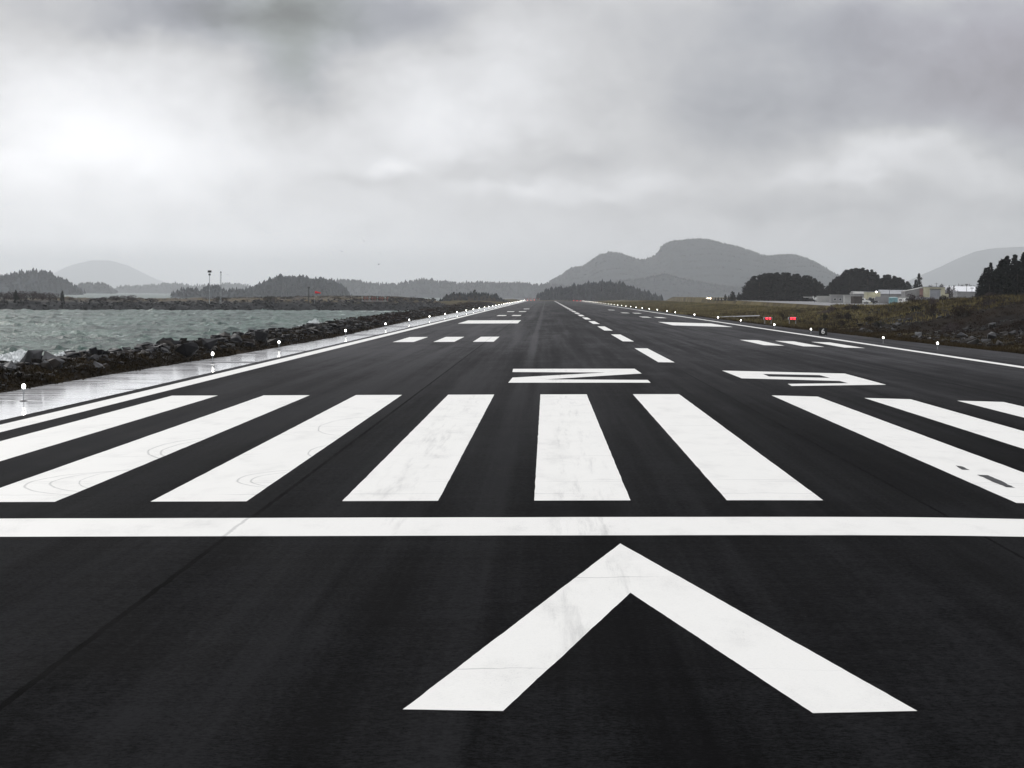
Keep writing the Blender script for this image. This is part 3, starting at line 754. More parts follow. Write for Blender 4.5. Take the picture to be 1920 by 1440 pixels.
for k in range(22):
    u = 1836 + (1995 - 1836) * (k + .5) / 22 + g.uniform(-3, 3); row = k % 2
    d = 470 + row * 26 + g.uniform(0, 12); v = float(np.interp(u, [q[0] for q in skr], [q[1] for q in skr])) + (g.uniform(0, 4) if row else g.uniform(6, 22))
    top = at(u, v, d); bz = H(top.x, top.y) - .3; h = top.z - bz
    plant(g.randrange(5), (top.x, top.y, bz), h / 10, g.uniform(.95, 1.3), 'tall dark spruce in the stand on the bank at the right edge', 'spruces of the near stand')
# shrubs without leaves
def shrub_mesh(seed, n=900):
    g = np.random.default_rng(seed); C = []
    for i in range(9): C.append((g.normal(0, .45), g.normal(0, .45), .45 + g.uniform(-.15, .3), .42, .42, .36))
    V, F = leafcloud(C, n, .05, seed)
    Vt = []; Ft = []
    for i in range(60):      # stems
        a = g.uniform(0, 6.28); L = g.uniform(.5, 1.1); ex = Vector((math.cos(a) * L * .7, math.sin(a) * L * .7, g.uniform(.5, 1.05)))
        b = len(Vt); o_ = Vector((-ex.y, ex.x, 0)).normalized() * .012; Vt += [tuple(-o_), tuple(o_), tuple(ex)]; Ft.append((b, b + 1, b + 2))
    return (V, F), (np.array(Vt), np.array(Ft))
SP = {}
def make_shrub(mk, seed):
    (V, F), (Vt, Ft) = shrub_mesh(seed); root = empty('shrub', (0, 0, 0)); mesh_np('foliage', V, F, M[mk], root); mesh_np('stems', Vt, Ft, M['bark'], root); return root
for mk in ('twig', 'brownbrush', 'spruce'): SP[mk] = [make_shrub(mk, 80 + i) for i in range(3)]
reg(None)
usedS = set()
def shrub(mk, loc, w_, h_, label, group=None):
    i = rr.randrange(3); o = SP[mk][i]
    if (mk, i) in usedS: o = copy_tree(o)
    usedS.add((mk, i)); o.location = loc; o.scale = (w_, w_, h_); o.rotation_euler = (0, 0, rr.uniform(0, 6.28))
    o['label'] = label; o['category'] = 'shrub'
    if group: o['group'] = group
# causeway trees and bushes
for u, v, d, nm, lab in [(30, 543, 770, 3, 'small spruce rising from the brush at the far left of the causeway'), (117, 545, 780, 0, 'spruce at the right end of the tall brush on the causeway')]:
    tp = at(u, v, d); plant(nm, (tp.x, tp.y, 0), tp.z / 10, 1.3, lab, None)
for u, v, d, w_ in [(8, 546, 775, 3.5), (22, 546, 782, 3), (36, 547, 779, 3), (48, 545, 780, 4), (62, 545, 776, 3.5), (80, 546, 785, 3.5), (95, 548, 780, 3.2), (106, 550, 785, 2.5), (130, 556, 790, 2.4), (-10, 545, 775, 4), (-30, 546, 775, 4)]:
    tp = at(u, v, d); shrub('twig', (tp.x, tp.y, .2), w_, max(1, (tp.z - .2) / 1.1), 'bare brownish bush in the tall brush at the left of the causeway', 'bushes at the left of the causeway')
for u, v, d, w_ in [(180, 558, 800, 2.6), (198, 555, 800, 3.0), (218, 552, 800, 3.4), (236, 552, 805, 3.4), (248, 556, 805, 2.0)]:
    tp = at(u, v, d); shrub('twig', (tp.x, tp.y, .2), w_, max(1, (tp.z - .2) / 1.1), 'bare brownish bush in the domed thicket on the causeway', 'bushes of the domed thicket')
for u, v, d, w_, lab in [(417, 555, 830, 3.4, 'dark domed bush on the causeway below the tall mast'), (508, 554, 850, 3.2, 'dark bush on the highest part of the causeway'), (458, 561, 840, 1.4, 'small dark bush on the causeway between two domed ones')]:
    tp = at(u, v, d); shrub('brownbrush', (tp.x, tp.y, .3), w_, max(.8, (tp.z - .3) / 1.1), lab)
# low brush on the causeway top
C = []
for i in range(900):
    t = rr.random(); c, nn = cw_at(t); wv_ = rr.uniform(8, 56); q = c + nn * wv_; s = rr.uniform(.5, 1.3); C.append((q.x, q.y, cw_h(t, wv_) + s * .25, s * 1.5, s * 1.5, s * .55))
V, F = leafcloud(C, 45000, .16, 6)
tag(mesh_np('low_brush', V, F, M['brownbrush']), 'low reddish brown brush along the top of the causeway', 'brush', kind='stuff')
# verge and bank vegetation on the left
C = []
for i in range(1500):
    Y = 45 * (560 / 45) ** rr.random(); x = left_edge(Y) - rr.uniform(.1, 2.0 if Y < 110 else 3.2); C.append((x, Y, H(x, Y) + .12, .45, .7, .22))
V, F = leafcloud(C, 42000, .055, 7)
tag(mesh_np('verge_weeds', V, F, M['grassd']), 'dark brown weeds between the left shoulder and the boulders', 'weeds', kind='stuff')
C = []
for i in range(500):
    Y = rr.uniform(240, 1050); sx = left_edge(Y) - float(shore_x(Y)); x = left_edge(Y) - sx * rr.uniform(.1, .75); s = rr.uniform(.4, 1.0); C.append((x, Y, H(x, Y) + s * .3, s * 1.4, s * 1.8, s * .55))
V, F = leafcloud(C, 30000, .13, 8)
tag(mesh_np('bank_brush', V, F, M['brownbrush']), 'reddish brown brush covering the sea bank beyond the boulders', 'brush', kind='stuff')
# grass on the right
def tufts(n, fx, seed, hgt, wdt, m, label):
    g = np.random.default_rng(seed); P = fx(g, n); z = height(P[:, 0], P[:, 1]); a = g.uniform(0, 6.28, n)
    hh = hgt * g.uniform(.5, 1.4, n) * (1 + P[:, 1] / 500); ww = wdt * (1 + P[:, 1] / 350)
    dx, dy = np.cos(a) * ww, np.sin(a) * ww; lx, ly = g.normal(0, .35, n) * hh, g.normal(0, .35, n) * hh
    V = np.stack([np.stack([P[:, 0] - dx, P[:, 1] - dy, z - .03], 1), np.stack([P[:, 0] + dx, P[:, 1] + dy, z - .03], 1), np.stack([P[:, 0] + lx, P[:, 1] + ly, z + hh], 1)], 1).reshape(-1, 3)
    return tag(mesh_np('grass', V, np.arange(3 * n).reshape(-1, 3), M[m]), label, 'grass', kind='stuff')
def fx_near(g, n):
    Y = 90 * (520 / 90) ** g.random(n); return np.stack([right_x(Y) + .15 + g.random(n) ** 1.3 * 12, Y], 1)
def fx_far(g, n):
    Y = 300 * (1500 / 300) ** g.random(n); return np.stack([right_x(Y) + .3 + g.random(n) * np.where(Y < 540, 60, 34), Y], 1)
tufts(60000, fx_near, 1, .16, .03, 'grassd', 'dark brown grass verge beside the right edge of the runway')
tufts(60000, fx_far, 2, .28, .06, 'grass', 'yellowish autumn grass field between the runway and the apron')
# brush and rocks on the right bank
C = []
g = random.Random(31)
for i in range(3400):
    Y = 110 * (560 / 110) ** g.random(); lat = 7 + g.random() * (60 if Y < 480 else 28); x = float(right_x(Y)) + lat; s = g.uniform(.3, .95)
    if vnoise(x, Y, 16, 20) > .62 and lat < 26: continue
    C.append((x, Y, H(x, Y) + s * .25, s * 1.3, s * 1.5, s * .6))
V, F = leafcloud(C, 200000, .085, 12)
tag(mesh_np('bank_brush', V, F, M['brownbrush']), 'dark brown brush covering the bank at the right', 'brush', kind='stuff')
for i in range(46):
    Y = 150 + 300 * g.random(); lat = 8 + g.random() * 40; x = float(right_x(Y)) + lat; mk = g.choice(['twig', 'brownbrush', 'brownbrush', 'spruce'])
    shrub(mk, (x, Y, H(x, Y) - .1), g.uniform(.8, 1.9), g.uniform(.9, 2.0), {'twig': 'grey brown leafless shrub on the bank at the right', 'brownbrush': 'dark brown shrub on the bank at the right', 'spruce': 'low dark evergreen shrub on the bank at the right'}[mk], {'twig': 'leafless shrubs of the right bank', 'brownbrush': 'brown shrubs of the right bank', 'spruce': 'evergreen shrubs of the right bank'}[mk])
items = []
for i in range(5200):
    Y = 110 + 260 * g.random() ** 1.3; lat = 5.5 + g.random() * 24; x = float(right_x(Y)) + lat
    if vnoise(x, Y, 16, 20) < .5: continue
    items.append((x, Y, H(x, Y) + .02, g.uniform(.15, .55)))
tag(clump_mb(items, 'rock_rubble', 'rock3', 9), 'dark rubble strewn over the bank at the right', 'rubble', kind='stuff')
tag(clump_mb(items[::7], 'rock_rubble', 'rock2', 10), 'scattered paler stones on the bank at the right', 'rubble', kind='stuff')
n = 0
while n < 68:
    Y = 120 + 190 * g.random() ** 1.2; lat = 5.5 + g.random() * 17; x = float(right_x(Y)) + lat
    if vnoise(x, Y, 16, 20) < .42: continue
    s = g.uniform(.45, 1.15); mk = g.choice(['rock', 'rock3', 'rock2', 'rock2'])
    put_rock(x, Y, H(x, Y) + s * .12, s, mk, {'rock': 'dark boulder half buried in the brushy bank at the right', 'rock2': 'pale grey boulder half buried in the brushy bank at the right', 'rock3': 'brown boulder half buried in the brushy bank at the right'}[mk], {'rock': 'dark boulders of the right bank', 'rock2': 'pale boulders of the right bank', 'rock3': 'brown boulders of the right bank'}[mk], g); n += 1

# ------------------------------------------------------------------ islands and hills far off
def ridge(name, sky, d, depth, m, seed, base=None, trees=0, th=6.0, rough=.02, tl=None, sharp=1.0):
    "a hill with real depth whose crest follows the skyline in photo pixels"
    us = [q[0] for q in sky]; vs = [q[1] for q in sky]; nu = max(60, int((us[-1] - us[0]) / 1.2)); nv = 22
    x0 = at(us[0], 555, d).x; x1 = at(us[-1], 555, d).x; V = np.zeros((nv, nu, 3)); crest = []
    for i in range(nu):
        f = i / (nu - 1); u = us[0] + (us[-1] - us[0]) * f; t_ = at(u, float(np.interp(u, us, vs)), d); crest.append((t_.x, max(t_.z, SEA - 1)))
    sc = (x1 - x0)
    for j in range(nv):
        b = -1 + 2 * j / (nv - 1); prof = (1 - abs(b) ** 1.6)
        for i in range(nu):
            f = i / (nu - 1); cx_, cz = crest[i]
            if j != nv // 2: cz = crest[min(nu - 1, max(0, int(i + 3 * mnoise.noise((i * .07, j * .9, seed)) * abs(b) * 4)))][1]
            e = min(1, min(f, 1 - f) * 12 + .15)
            z = (SEA - 2) + (cz - SEA + 2 - th * .55 * (1 if trees else 0)) * prof
            z += (mnoise.noise((cx_ * 6 / sc, b * 3, seed)) * rough * sc * (1 - prof) + mnoise.noise((cx_ * 30 / sc, b * 9, seed)) * rough * .25 * sc) * (1 - prof * .9) * .5
            V[j, i] = (cx_, CAM.y + d + b * depth * (.4 + .6 * e), z)
    o = tag(mesh_np(name, V.reshape(-1, 3), gridfaces(nu, nv), m, smooth=True), kind='structure')
    if trees:
        g = np.random.default_rng(seed + 100); C = []; J = g.integers(0, nv - 1, trees); I = g.integers(0, nu - 1, trees)
        J = np.where(g.random(trees) < .15, nv // 2 + g.integers(-2, 2, trees), J)
        Vt = []; Ft = []
        for k in range(trees):
            p0 = V[J[k], I[k]] * .5 + V[J[k] + 1, I[k] + 1] * .5
            if p0[2] < SEA + .5: continue
            h_ = th * g.uniform(.45, 1.0) * (1.15 if g.random() > .12 else 1.6); r_ = h_ * g.uniform(.26, .42) * sharp; b = len(Vt)
            px_ = p0[0] + g.normal(0, th * .3); py_ = p0[1] + g.normal(0, th)
            for lv, (rf, zf) in enumerate(((1.0, .12), (.8, .45), (.42, .78))):
                for q in range(5):
                    a = 6.283 * q / 5 + lv + k; rj = r_ * rf * g.uniform(.7, 1.25); Vt.append((px_ + rj * math.cos(a), py_ + rj * math.sin(a), p0[2] + h_ * (zf + g.uniform(-.06, .06)) - .5))
            Vt.append((px_, py_, p0[2] + h_)); 
            for lv in range(2):
                for q in range(5):
                    q2 = (q + 1) % 5; Ft += [(b + lv * 5 + q, b + lv * 5 + q2, b + lv * 5 + 5 + q2), (b + lv * 5 + q, b + lv * 5 + 5 + q2, b + lv * 5 + 5 + q)]
            for q in range(5): Ft.append((b + 10 + q, b + 10 + (q + 1) % 5, b + 15))
        tag(mesh_np('wood', Vt, Ft, M['island']), tl, 'woodland', kind='stuff')
    return o
IS = M['island']
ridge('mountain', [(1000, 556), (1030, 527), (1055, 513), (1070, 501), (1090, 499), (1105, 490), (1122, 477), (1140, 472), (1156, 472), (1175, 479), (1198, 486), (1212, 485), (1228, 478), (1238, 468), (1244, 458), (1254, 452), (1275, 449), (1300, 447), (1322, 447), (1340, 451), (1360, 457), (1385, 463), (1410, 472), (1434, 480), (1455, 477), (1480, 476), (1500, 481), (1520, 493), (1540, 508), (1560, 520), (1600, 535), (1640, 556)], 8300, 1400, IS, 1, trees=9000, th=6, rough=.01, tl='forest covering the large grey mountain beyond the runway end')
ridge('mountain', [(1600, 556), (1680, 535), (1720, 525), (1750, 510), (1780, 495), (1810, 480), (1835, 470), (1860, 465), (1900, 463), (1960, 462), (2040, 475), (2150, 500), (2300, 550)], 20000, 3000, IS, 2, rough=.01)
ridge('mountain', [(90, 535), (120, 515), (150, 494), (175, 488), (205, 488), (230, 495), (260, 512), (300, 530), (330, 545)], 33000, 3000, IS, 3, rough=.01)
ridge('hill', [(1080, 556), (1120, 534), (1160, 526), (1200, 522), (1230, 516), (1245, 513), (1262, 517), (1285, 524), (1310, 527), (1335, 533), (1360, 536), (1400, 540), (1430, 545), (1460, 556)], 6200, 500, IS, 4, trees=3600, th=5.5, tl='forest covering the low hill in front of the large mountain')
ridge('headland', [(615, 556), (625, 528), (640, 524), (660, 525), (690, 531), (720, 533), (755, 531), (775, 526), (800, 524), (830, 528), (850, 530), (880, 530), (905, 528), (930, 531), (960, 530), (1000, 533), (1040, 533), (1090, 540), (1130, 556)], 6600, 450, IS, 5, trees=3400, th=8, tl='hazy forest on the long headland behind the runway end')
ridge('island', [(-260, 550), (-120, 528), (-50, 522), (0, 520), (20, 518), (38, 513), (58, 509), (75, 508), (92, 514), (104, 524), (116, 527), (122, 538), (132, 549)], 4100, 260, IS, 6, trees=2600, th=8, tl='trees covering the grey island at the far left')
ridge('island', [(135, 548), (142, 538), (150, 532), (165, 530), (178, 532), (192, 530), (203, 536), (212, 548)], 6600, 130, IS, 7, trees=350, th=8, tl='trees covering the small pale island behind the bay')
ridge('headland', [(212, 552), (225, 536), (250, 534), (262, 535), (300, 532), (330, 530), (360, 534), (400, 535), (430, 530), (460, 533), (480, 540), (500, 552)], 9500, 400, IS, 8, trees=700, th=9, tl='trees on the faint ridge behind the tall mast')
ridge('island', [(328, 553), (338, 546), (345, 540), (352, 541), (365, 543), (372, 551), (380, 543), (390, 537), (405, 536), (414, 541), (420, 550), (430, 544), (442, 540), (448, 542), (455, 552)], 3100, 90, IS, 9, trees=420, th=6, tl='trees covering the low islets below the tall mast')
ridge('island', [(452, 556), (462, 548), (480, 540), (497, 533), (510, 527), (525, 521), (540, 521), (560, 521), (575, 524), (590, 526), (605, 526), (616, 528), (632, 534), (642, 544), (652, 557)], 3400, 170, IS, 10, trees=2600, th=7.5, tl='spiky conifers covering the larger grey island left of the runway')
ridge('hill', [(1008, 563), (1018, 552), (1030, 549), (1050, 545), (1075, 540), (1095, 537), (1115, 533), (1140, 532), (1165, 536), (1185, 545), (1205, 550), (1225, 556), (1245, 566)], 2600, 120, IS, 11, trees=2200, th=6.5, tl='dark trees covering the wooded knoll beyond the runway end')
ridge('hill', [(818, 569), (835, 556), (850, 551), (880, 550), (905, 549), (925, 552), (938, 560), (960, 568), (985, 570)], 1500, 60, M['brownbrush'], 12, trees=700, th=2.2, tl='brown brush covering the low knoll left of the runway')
for u, v, nm, lab in [(838, 551, 0, 'dark rounded tree at the left end of the brown knoll'), (850, 547, 3, 'dark tree on the left shoulder of the brown knoll'), (862, 548, 4, 'dark flat topped tree on the brown knoll, right of the left shoulder'), (890, 543, 1, 'tallest tree on top of the brown knoll'), (907, 549, 2, 'small tree right of the tallest on the brown knoll'), (931, 550, 4, 'lone dark tree at the right end of the brown knoll')]:
    tp = at(u, v, 1500); plant(nm, (tp.x, tp.y, tp.z - 6.5), .65, 1.9, lab, None)

# ------------------------------------------------------------------ airport objects
def edge_light():
    root = empty('runway_light', (0, 0, 0))
    MB().lathe([(.14, 0), (.14, .02), (.05, .04)], 12).build('base', M['dark'], root)
    MB().tube((0, 0, .03), (0, 0, .40), .022, .022, 8).build('stake', M['grey'], root)
    MB().lathe([(.03, .38), (.085, .40), (.09, .44), (.06, .46)], 12).build('housing', M['grey'], root)
    MB().lathe([(.045, .46), (.066, .50), (.068, .55), (.046, .60), (.01, .62)], 12).build('lamp', M['lamp'], root, smooth=True)
    return root
EL = edge_light(); reg(None)
firstL = True
def put_light(x, y, z, label, group, sc=1.0):
    global firstL
    o = EL if firstL else copy_tree(EL); firstL = False
    o.location = (x, y, z); o.scale = (sc,) * 3; tag(o, label, 'runway light', group)
ordL = ['nearest', 'second', 'third', 'fourth', 'fifth', 'sixth', 'seventh', 'eighth']
yl = [42, 90, 123, 178, 232, 277]
while yl[-1] < END - 60: yl.append(yl[-1] + 52)
for i, y in enumerate(yl):
    x = -25.75 + .9 * float(sm(y, 180, 500)); lab = (ordL[i] + ' lit white light from the camera along the left shoulder by the sea') if i < 8 else 'small lit white light in the distant row along the left shoulder'
    put_light(x, y, crown(x) - .012, lab, 'edge lights of the left shoulder' if i >= 8 else None, 1.0 + min(.15, y / 2500))
yr = []
for u, v in [(1758, 645), (1656, 635), (1520.5, 619), (1432, 610), (1371, 602), (1326, 596.5), (1292.5, 591), (1263.5, 586.5)]:
    q = level(u, v, .1); yr.append((q.x, q.y))
while yr[-1][1] < END - 60: yr.append((24.6, yr[-1][1] + 52))
for i, (x, y) in enumerate(yr):
    x = max(x, 23.9); lab = (ordL[i] + ' lit white light from the camera along the right edge by the grass') if i < 8 else 'small lit white light in the distant row along the right edge'
    put_light(x, y, H(x, y) if x > right_edge(y) else crown(x), lab, 'edge lights of the right edge' if i >= 8 else None, 1.0 + min(.15, y / 2500))
# red lights across the far end
ER = empty('end_light', (0, 0, 0)); MB().lathe([(.2, 0), (.2, .05), (.1, .3)], 10).build('base', M['grey'], ER); MB().lathe([(.16, .3), (.2, .45), (.05, .6)], 10).build('lamp', M['lampred'], ER)
reg(None)
for i, x in enumerate([-23, -20, -17, 17, 20, 23]):
    o = ER if i == 0 else copy_tree(ER); o.location = (x, END - 2, crown(x)); tag(o, 'small red light in the row across the far end of the runway', 'runway light', 'red end lights')
# red and white antenna row at the far end
def antenna_row(name, u0, u1, vtop, d, n, hgt, label):
    a, b = at(u0, vtop, d), at(u1, vtop, d); root = empty(name, (a.x, a.y, a.z - hgt)); root['label'] = label; root['category'] = 'antenna array'
    L = b.x - a.x
    for i in range(n):
        x = L * i / (n - 1); mb = MB(); mb.box(x - .09, x + .09, -.09, .09, 0, hgt * .8); mb.box(x - .22, x + .22, -.6, .6, hgt * .8, hgt)
        mb.build('antenna', M['orange'] if i % 3 else M['palew'], root)
    MB().box(-.2, L + .2, -.06, .06, hgt * .55, hgt * .66).build('rail', M['orange'], root)
    MB().box(-.2, L + .2, .1, .2, -.2, hgt * .22).build('footing', M['wallgrey'], root)
antenna_row('antenna_array', 679, 727, 556, 880, 11, 1.7, 'red and white antenna array standing on the causeway grass')
antenna_row('antenna_array', 984, 1012, 558.5, 2060, 13, 1.6, 'low red antenna array across the far end of the runway')
# precision approach lights
pz = []
PA = empty('approach_light', (0, 0, 0))
mb = MB(); mb.box(-.62, .62, -.5, .5, .42, .78, .04); mb.build('housing', M['grey'], PA, bevel=.03)
MB().box(-.56, .56, -.53, -.48, .47, .72).build('hood', M['dark'], PA)
for sx_ in (-.3, .3): MB().lathe([(.0, -.03), (.15, 0), (.15, .03)], 14).build('lens', M['lampred'], PA)
for o, sx_ in zip([o for o in COL.objects if o.parent == PA and o.name.startswith('lens')], (-.22, .22)): o.location = (sx_, -.55, .6); o.rotation_euler = (R(90), 0, 0)
for sx_ in (-.45, .45):
    for sy in (-.35, .35): MB().tube((sx_, sy, -.15), (sx_, sy, .42), .03).build('leg', M['grey'], PA)
reg(None)
for i, (u, lab) in enumerate([(1440, 'red glowing approach light unit in the grass, nearer the runway'), (1486, 'red glowing approach light unit in the grass, farther from the runway')]):
    q = at(u, 597, 330); o = PA if i == 0 else copy_tree(PA); o.location = (q.x, q.y, q.z - .6); tag(o, lab, 'approach light', 'red approach lights'); pz.append(q.z)
# distance remaining sign
q = at(1543, 622, 262); sg = empty('distance_sign', (q.x, q.y, H(q.x, q.y)), 0, 'black sign with a white 6 standing in the right verge', 'sign')
MB().box(-.46, .46, -.09, .09, .16, .98).build('panel', M['black'], sg, bevel=.02)
for s in (-.3, .3): MB().tube((s, 0, -.1), (s, 0, .17), .03).build('leg', M['grey'], sg)
tc = bpy.data.curves.new('numeral', 'FONT'); tc.body = '6'; tc.size = .8; tc.extrude = .006; tc.align_x = 'CENTER'; tc.align_y = 'CENTER'; tc.offset = .022
to = bpy.data.objects.new('numeral_text', tc); COL.objects.link(to); dg = bpy.context.evaluated_depsgraph_get(); me = bpy.data.meshes.new_from_object(to.evaluated_get(dg)); bpy.data.objects.remove(to)
me.materials.clear(); me.materials.append(M['white']); nm = link(bpy.data.objects.new('numeral', me), sg); nm.location = (0, -.1, .575); nm.rotation_euler = (R(90), 0, 0)
# masts on the causeway
def ground_cw(u, d): return at(u, 560, d)
tp = at(393, 507, 820); ft = empty('floodlight_mast', (tp.x, tp.y, 0), 0, 'thin mast with a black box light on top on the causeway', 'mast')
MB().tube((0, 0, -.5), (0, 0, tp.z - .4), .14, .08, 8).build('pole', M['grey'], ft)
MB().box(-.62, .62, -.4, .4, tp.z - .75, tp.z).build('lamp_box', M['black'], ft); MB().box(-.35, .35, -.3, .3, tp.z - 1.75, tp.z - 1.15).build('control_box', M['dark'], ft)
tp = at(414, 509, 820); mt = empty('radio_mast', (tp.x, tp.y, 0), 0, 'slender grey lattice mast right of the floodlight mast', 'mast')
mb = MB()
for a in range(3):
    t_ = a * 2.094; mb.tube((.3 * math.cos(t_), .3 * math.sin(t_), -.5), (.2 * math.cos(t_), .2 * math.sin(t_), tp.z - .3), .05, .04, 5)
for k in range(12):
    z0 = k * tp.z / 12
    for a in range(3):
        t0, t1 = a * 2.094, (a + 1) * 2.094; mb.tube((.28 * math.cos(t0), .28 * math.sin(t0), z0), (.26 * math.cos(t1), .26 * math.sin(t1), z0 + tp.z / 12), .025, .025, 4)
mb.build('lattice', M['grey'], mt); MB().lathe([(.0, 0), (.28, .05), (.28, .5), (0, .7)], 8, (0, 0, tp.z - .6)).build('beacon', M['grey'], mt)
tp = at(579, 538, 870); ms = empty('wind_mast', (tp.x, tp.y, .5), 0, 'short dark mast beside the red windsock', 'mast')
hh = tp.z - .5
MB().tube((0, 0, -.5), (0, 0, hh), .26, .2, 6).build('pole', M['dark'], ms); MB().box(-.45, .45, -.2, .2, hh - .5, hh).build('head', M['dark'], ms)
tp = at(590, 548, 870); wsk = empty('windsock', (tp.x, tp.y, .3), 0, 'red windsock blown to the right on a thin pole', 'windsock')
hh = tp.z - .3; MB().tube((0, 0, -.5), (0, 0, hh + .3), .05, .04, 6).build('pole', M['grey'], wsk)
MB().tube((.1, 0, hh), (2.3, 0, hh - .25), .52, .2, 10).build('sock', M['red'], wsk)
# splashes
def splash(u, v, d, w_, h_, n, seed, label):
    g = np.random.default_rng(seed); q = at(u, v, d); f = g.random(n) ** .7; z = f * h_; wd = (1 - f) ** .8
    P = np.stack([q.x + (g.normal(0, .42, n) * wd + .28 * f) * w_, q.y + g.normal(0, .5, n) * wd * w_ * .6, q.z + z * (1 + g.normal(0, .12, n))], 1)
    a = g.normal(size=(n, 3)); a /= np.linalg.norm(a, axis=1)[:, None]; b = np.cross(a, g.normal(size=(n, 3))); b /= np.linalg.norm(b, axis=1)[:, None]; s = g.uniform(.05, .15, n)[:, None]
    V = np.stack([P - a * s, P + a * s * .6 + b * s, P + a * s * .5 - b * s], 1).reshape(-1, 3)
    tag(mesh_np('wave_splash', V, np.arange(3 * n).reshape(-1, 3), M['foam']), label, 'splash', kind='stuff')
splash(583, 617, 275, 1.8, .95, 3500, 1, 'white plume of spray thrown up behind the sea bank')
splash(18, 683, 118, 2.2, .55, 4500, 2, 'white surf breaking on the bank at the left edge of the view')
splash(122, 668, 125, .6, .22, 900, 3, 'small white splash just above the boulders')
# birds
for i, (u, v, lab) in enumerate([(683, 452, 'bird gliding highest of the small flock over the headland'), (641, 471.5, 'bird farthest left of the small flock over the headland'), (713.5, 474.5, 'bird farthest right of the small flock over the headland'), (710, 495.5, 'bird lowest of the small flock over the headland'), (427, 515, 'dark bird with level wings just right of the slender mast')]):
    d = 420 if i < 4 else 500; q = at(u, v, d); s = .75 if i < 4 else 1.0
    b_ = MB(); c = .1 if i < 4 else .0
    b_.V = [(-.55 * s, 0, c), (-.25 * s, -.10, .10 * s), (0, -.08, 0), (.25 * s, -.10, .10 * s), (.55 * s, 0, c), (.25 * s, .10, .09 * s), (0, .1, 0), (-.25 * s, .10, .09 * s), (0, -.3, .0), (.06, 0, -.06), (-.06, 0, -.06), (0, .32, 0), (0, 0, .06)]
    b_.F = [(0, 1, 7), (1, 2, 6, 7), (2, 3, 5, 6), (3, 4, 5), (8, 9, 12), (8, 12, 10), (8, 10, 9), (9, 11, 12), (12, 11, 10), (9, 10, 11)]
    o = b_.build('bird', M['feather']); o.location = q; o.rotation_euler = (0, 0, rr.uniform(-.4, .4)); tag(o, lab, 'bird', 'birds over the bay' if i < 4 else None)

# ------------------------------------------------------------------ buildings on the right
AZ = 2.5
def bld(name, u0, u1, vtop, d, depth, wall, roof, label, cat='building', pitch=0.0, rz=0.0, base=AZ):
    a = at(u0, vtop, d); b = at(u1, vtop, d); w_ = b.x - a.x; h_ = a.z * .5 + b.z * .5 - base
    root = empty(name, ((a.x + b.x) / 2, a.y, base), rz, label, cat); hw = w_ / 2; eave = h_ * (1 - pitch)
    MB().box(-hw, hw, 0, depth, -.3, eave).build('wall', M[wall], root)
    mb = MB()
    if pitch:
        e = .2; mb.V = [(-hw - e, -e, eave), (hw + e, -e, eave), (hw + e, depth + e, eave), (-hw - e, depth + e, eave), (-hw - e, depth / 2, h_), (hw + e, depth / 2, h_)]
        mb.F = [(0, 1, 5, 4), (2, 3, 4, 5), (1, 2, 5), (3, 0, 4), (0, 3, 2, 1)]
    else: mb.box(-hw - .15, hw + .15, -.15, depth + .15, eave, eave + .18)
    mb.build('roof', M[roof], root)
    return root, hw, eave
def win(root, x0, x1, z0, z1, y=-.03, m='glass', name='window', frame=True):
    f = MB(); f.box(x0 - .06, x1 + .06, y - .02, y + .06, z0 - .06, z1 + .06); fo = f.build(name, M['white' if frame else m], root)
    if frame: MB().box(x0, x1, y - .05, y - .021, z0, z1).build('pane', M[m], fo)
    return fo
r_, hw, ev = bld('shed', 1559, 1600, 553.5, 830, 6, 'wallgrey', 'palew', 'long low grey shed at the left end of the row of buildings', 'shed')
for k in range(4): win(r_, -hw + .9 + k * 1.9, -hw + 1.6 + k * 1.9, 1.0, 1.7)
win(r_, hw - 1.9, hw - .8, 0.05, 1.7, m='dark', name='door')
r_, hw, ev = bld('shed', 1584, 1612, 555, 790, 4, 'palew', 'palew', 'small pale shed in front of the long low grey shed', 'shed'); win(r_, -.6, .6, .05, 1.5, m='wallgrey', name='door')
r_, hw, ev = bld('office_building', 1625, 1651, 548, 840, 7, 'cream', 'roofg', 'cream flat roofed building with a bright lamp on its roof edge'); win(r_, -1.7, -.6, 1.2, 2.2); win(r_, .5, 1.6, 1.2, 2.2); win(r_, -.4, .35, .05, 2.0, m='dark', name='door')
q = at(1643, 547, 838); fl = empty('floodlight', tuple(q - Vector((0, 0, .35))), 0, 'bright white floodlight on the roof of the cream flat roofed building', 'lamp'); MB().tube((0, 0, -.5), (0, 0, .2), .05).build('bracket', M['grey'], fl); MB().lathe([(.0, 0), (.26, .08), (.26, .42), (0, .6)], 10).build('lamp', M['lamp'], fl)
r_, hw, ev = bld('warehouse', 1600, 1640, 546.5, 905, 10, 'wallgrey', 'palew', 'low warehouse with a pale roof behind the cream building', 'warehouse', .2); win(r_, -1, 1, .05, 2.2, m='palew', name='door')
r_, hw, ev = bld('warehouse', 1652, 1704, 543.5, 925, 12, 'wallgrey', 'roofg', 'long blue grey roofed warehouse behind the teal tank', 'warehouse', .3)
for k in range(6): win(r_, -hw + 1 + k * 1.7, -hw + 1.9 + k * 1.7, 1.4, 2.3)
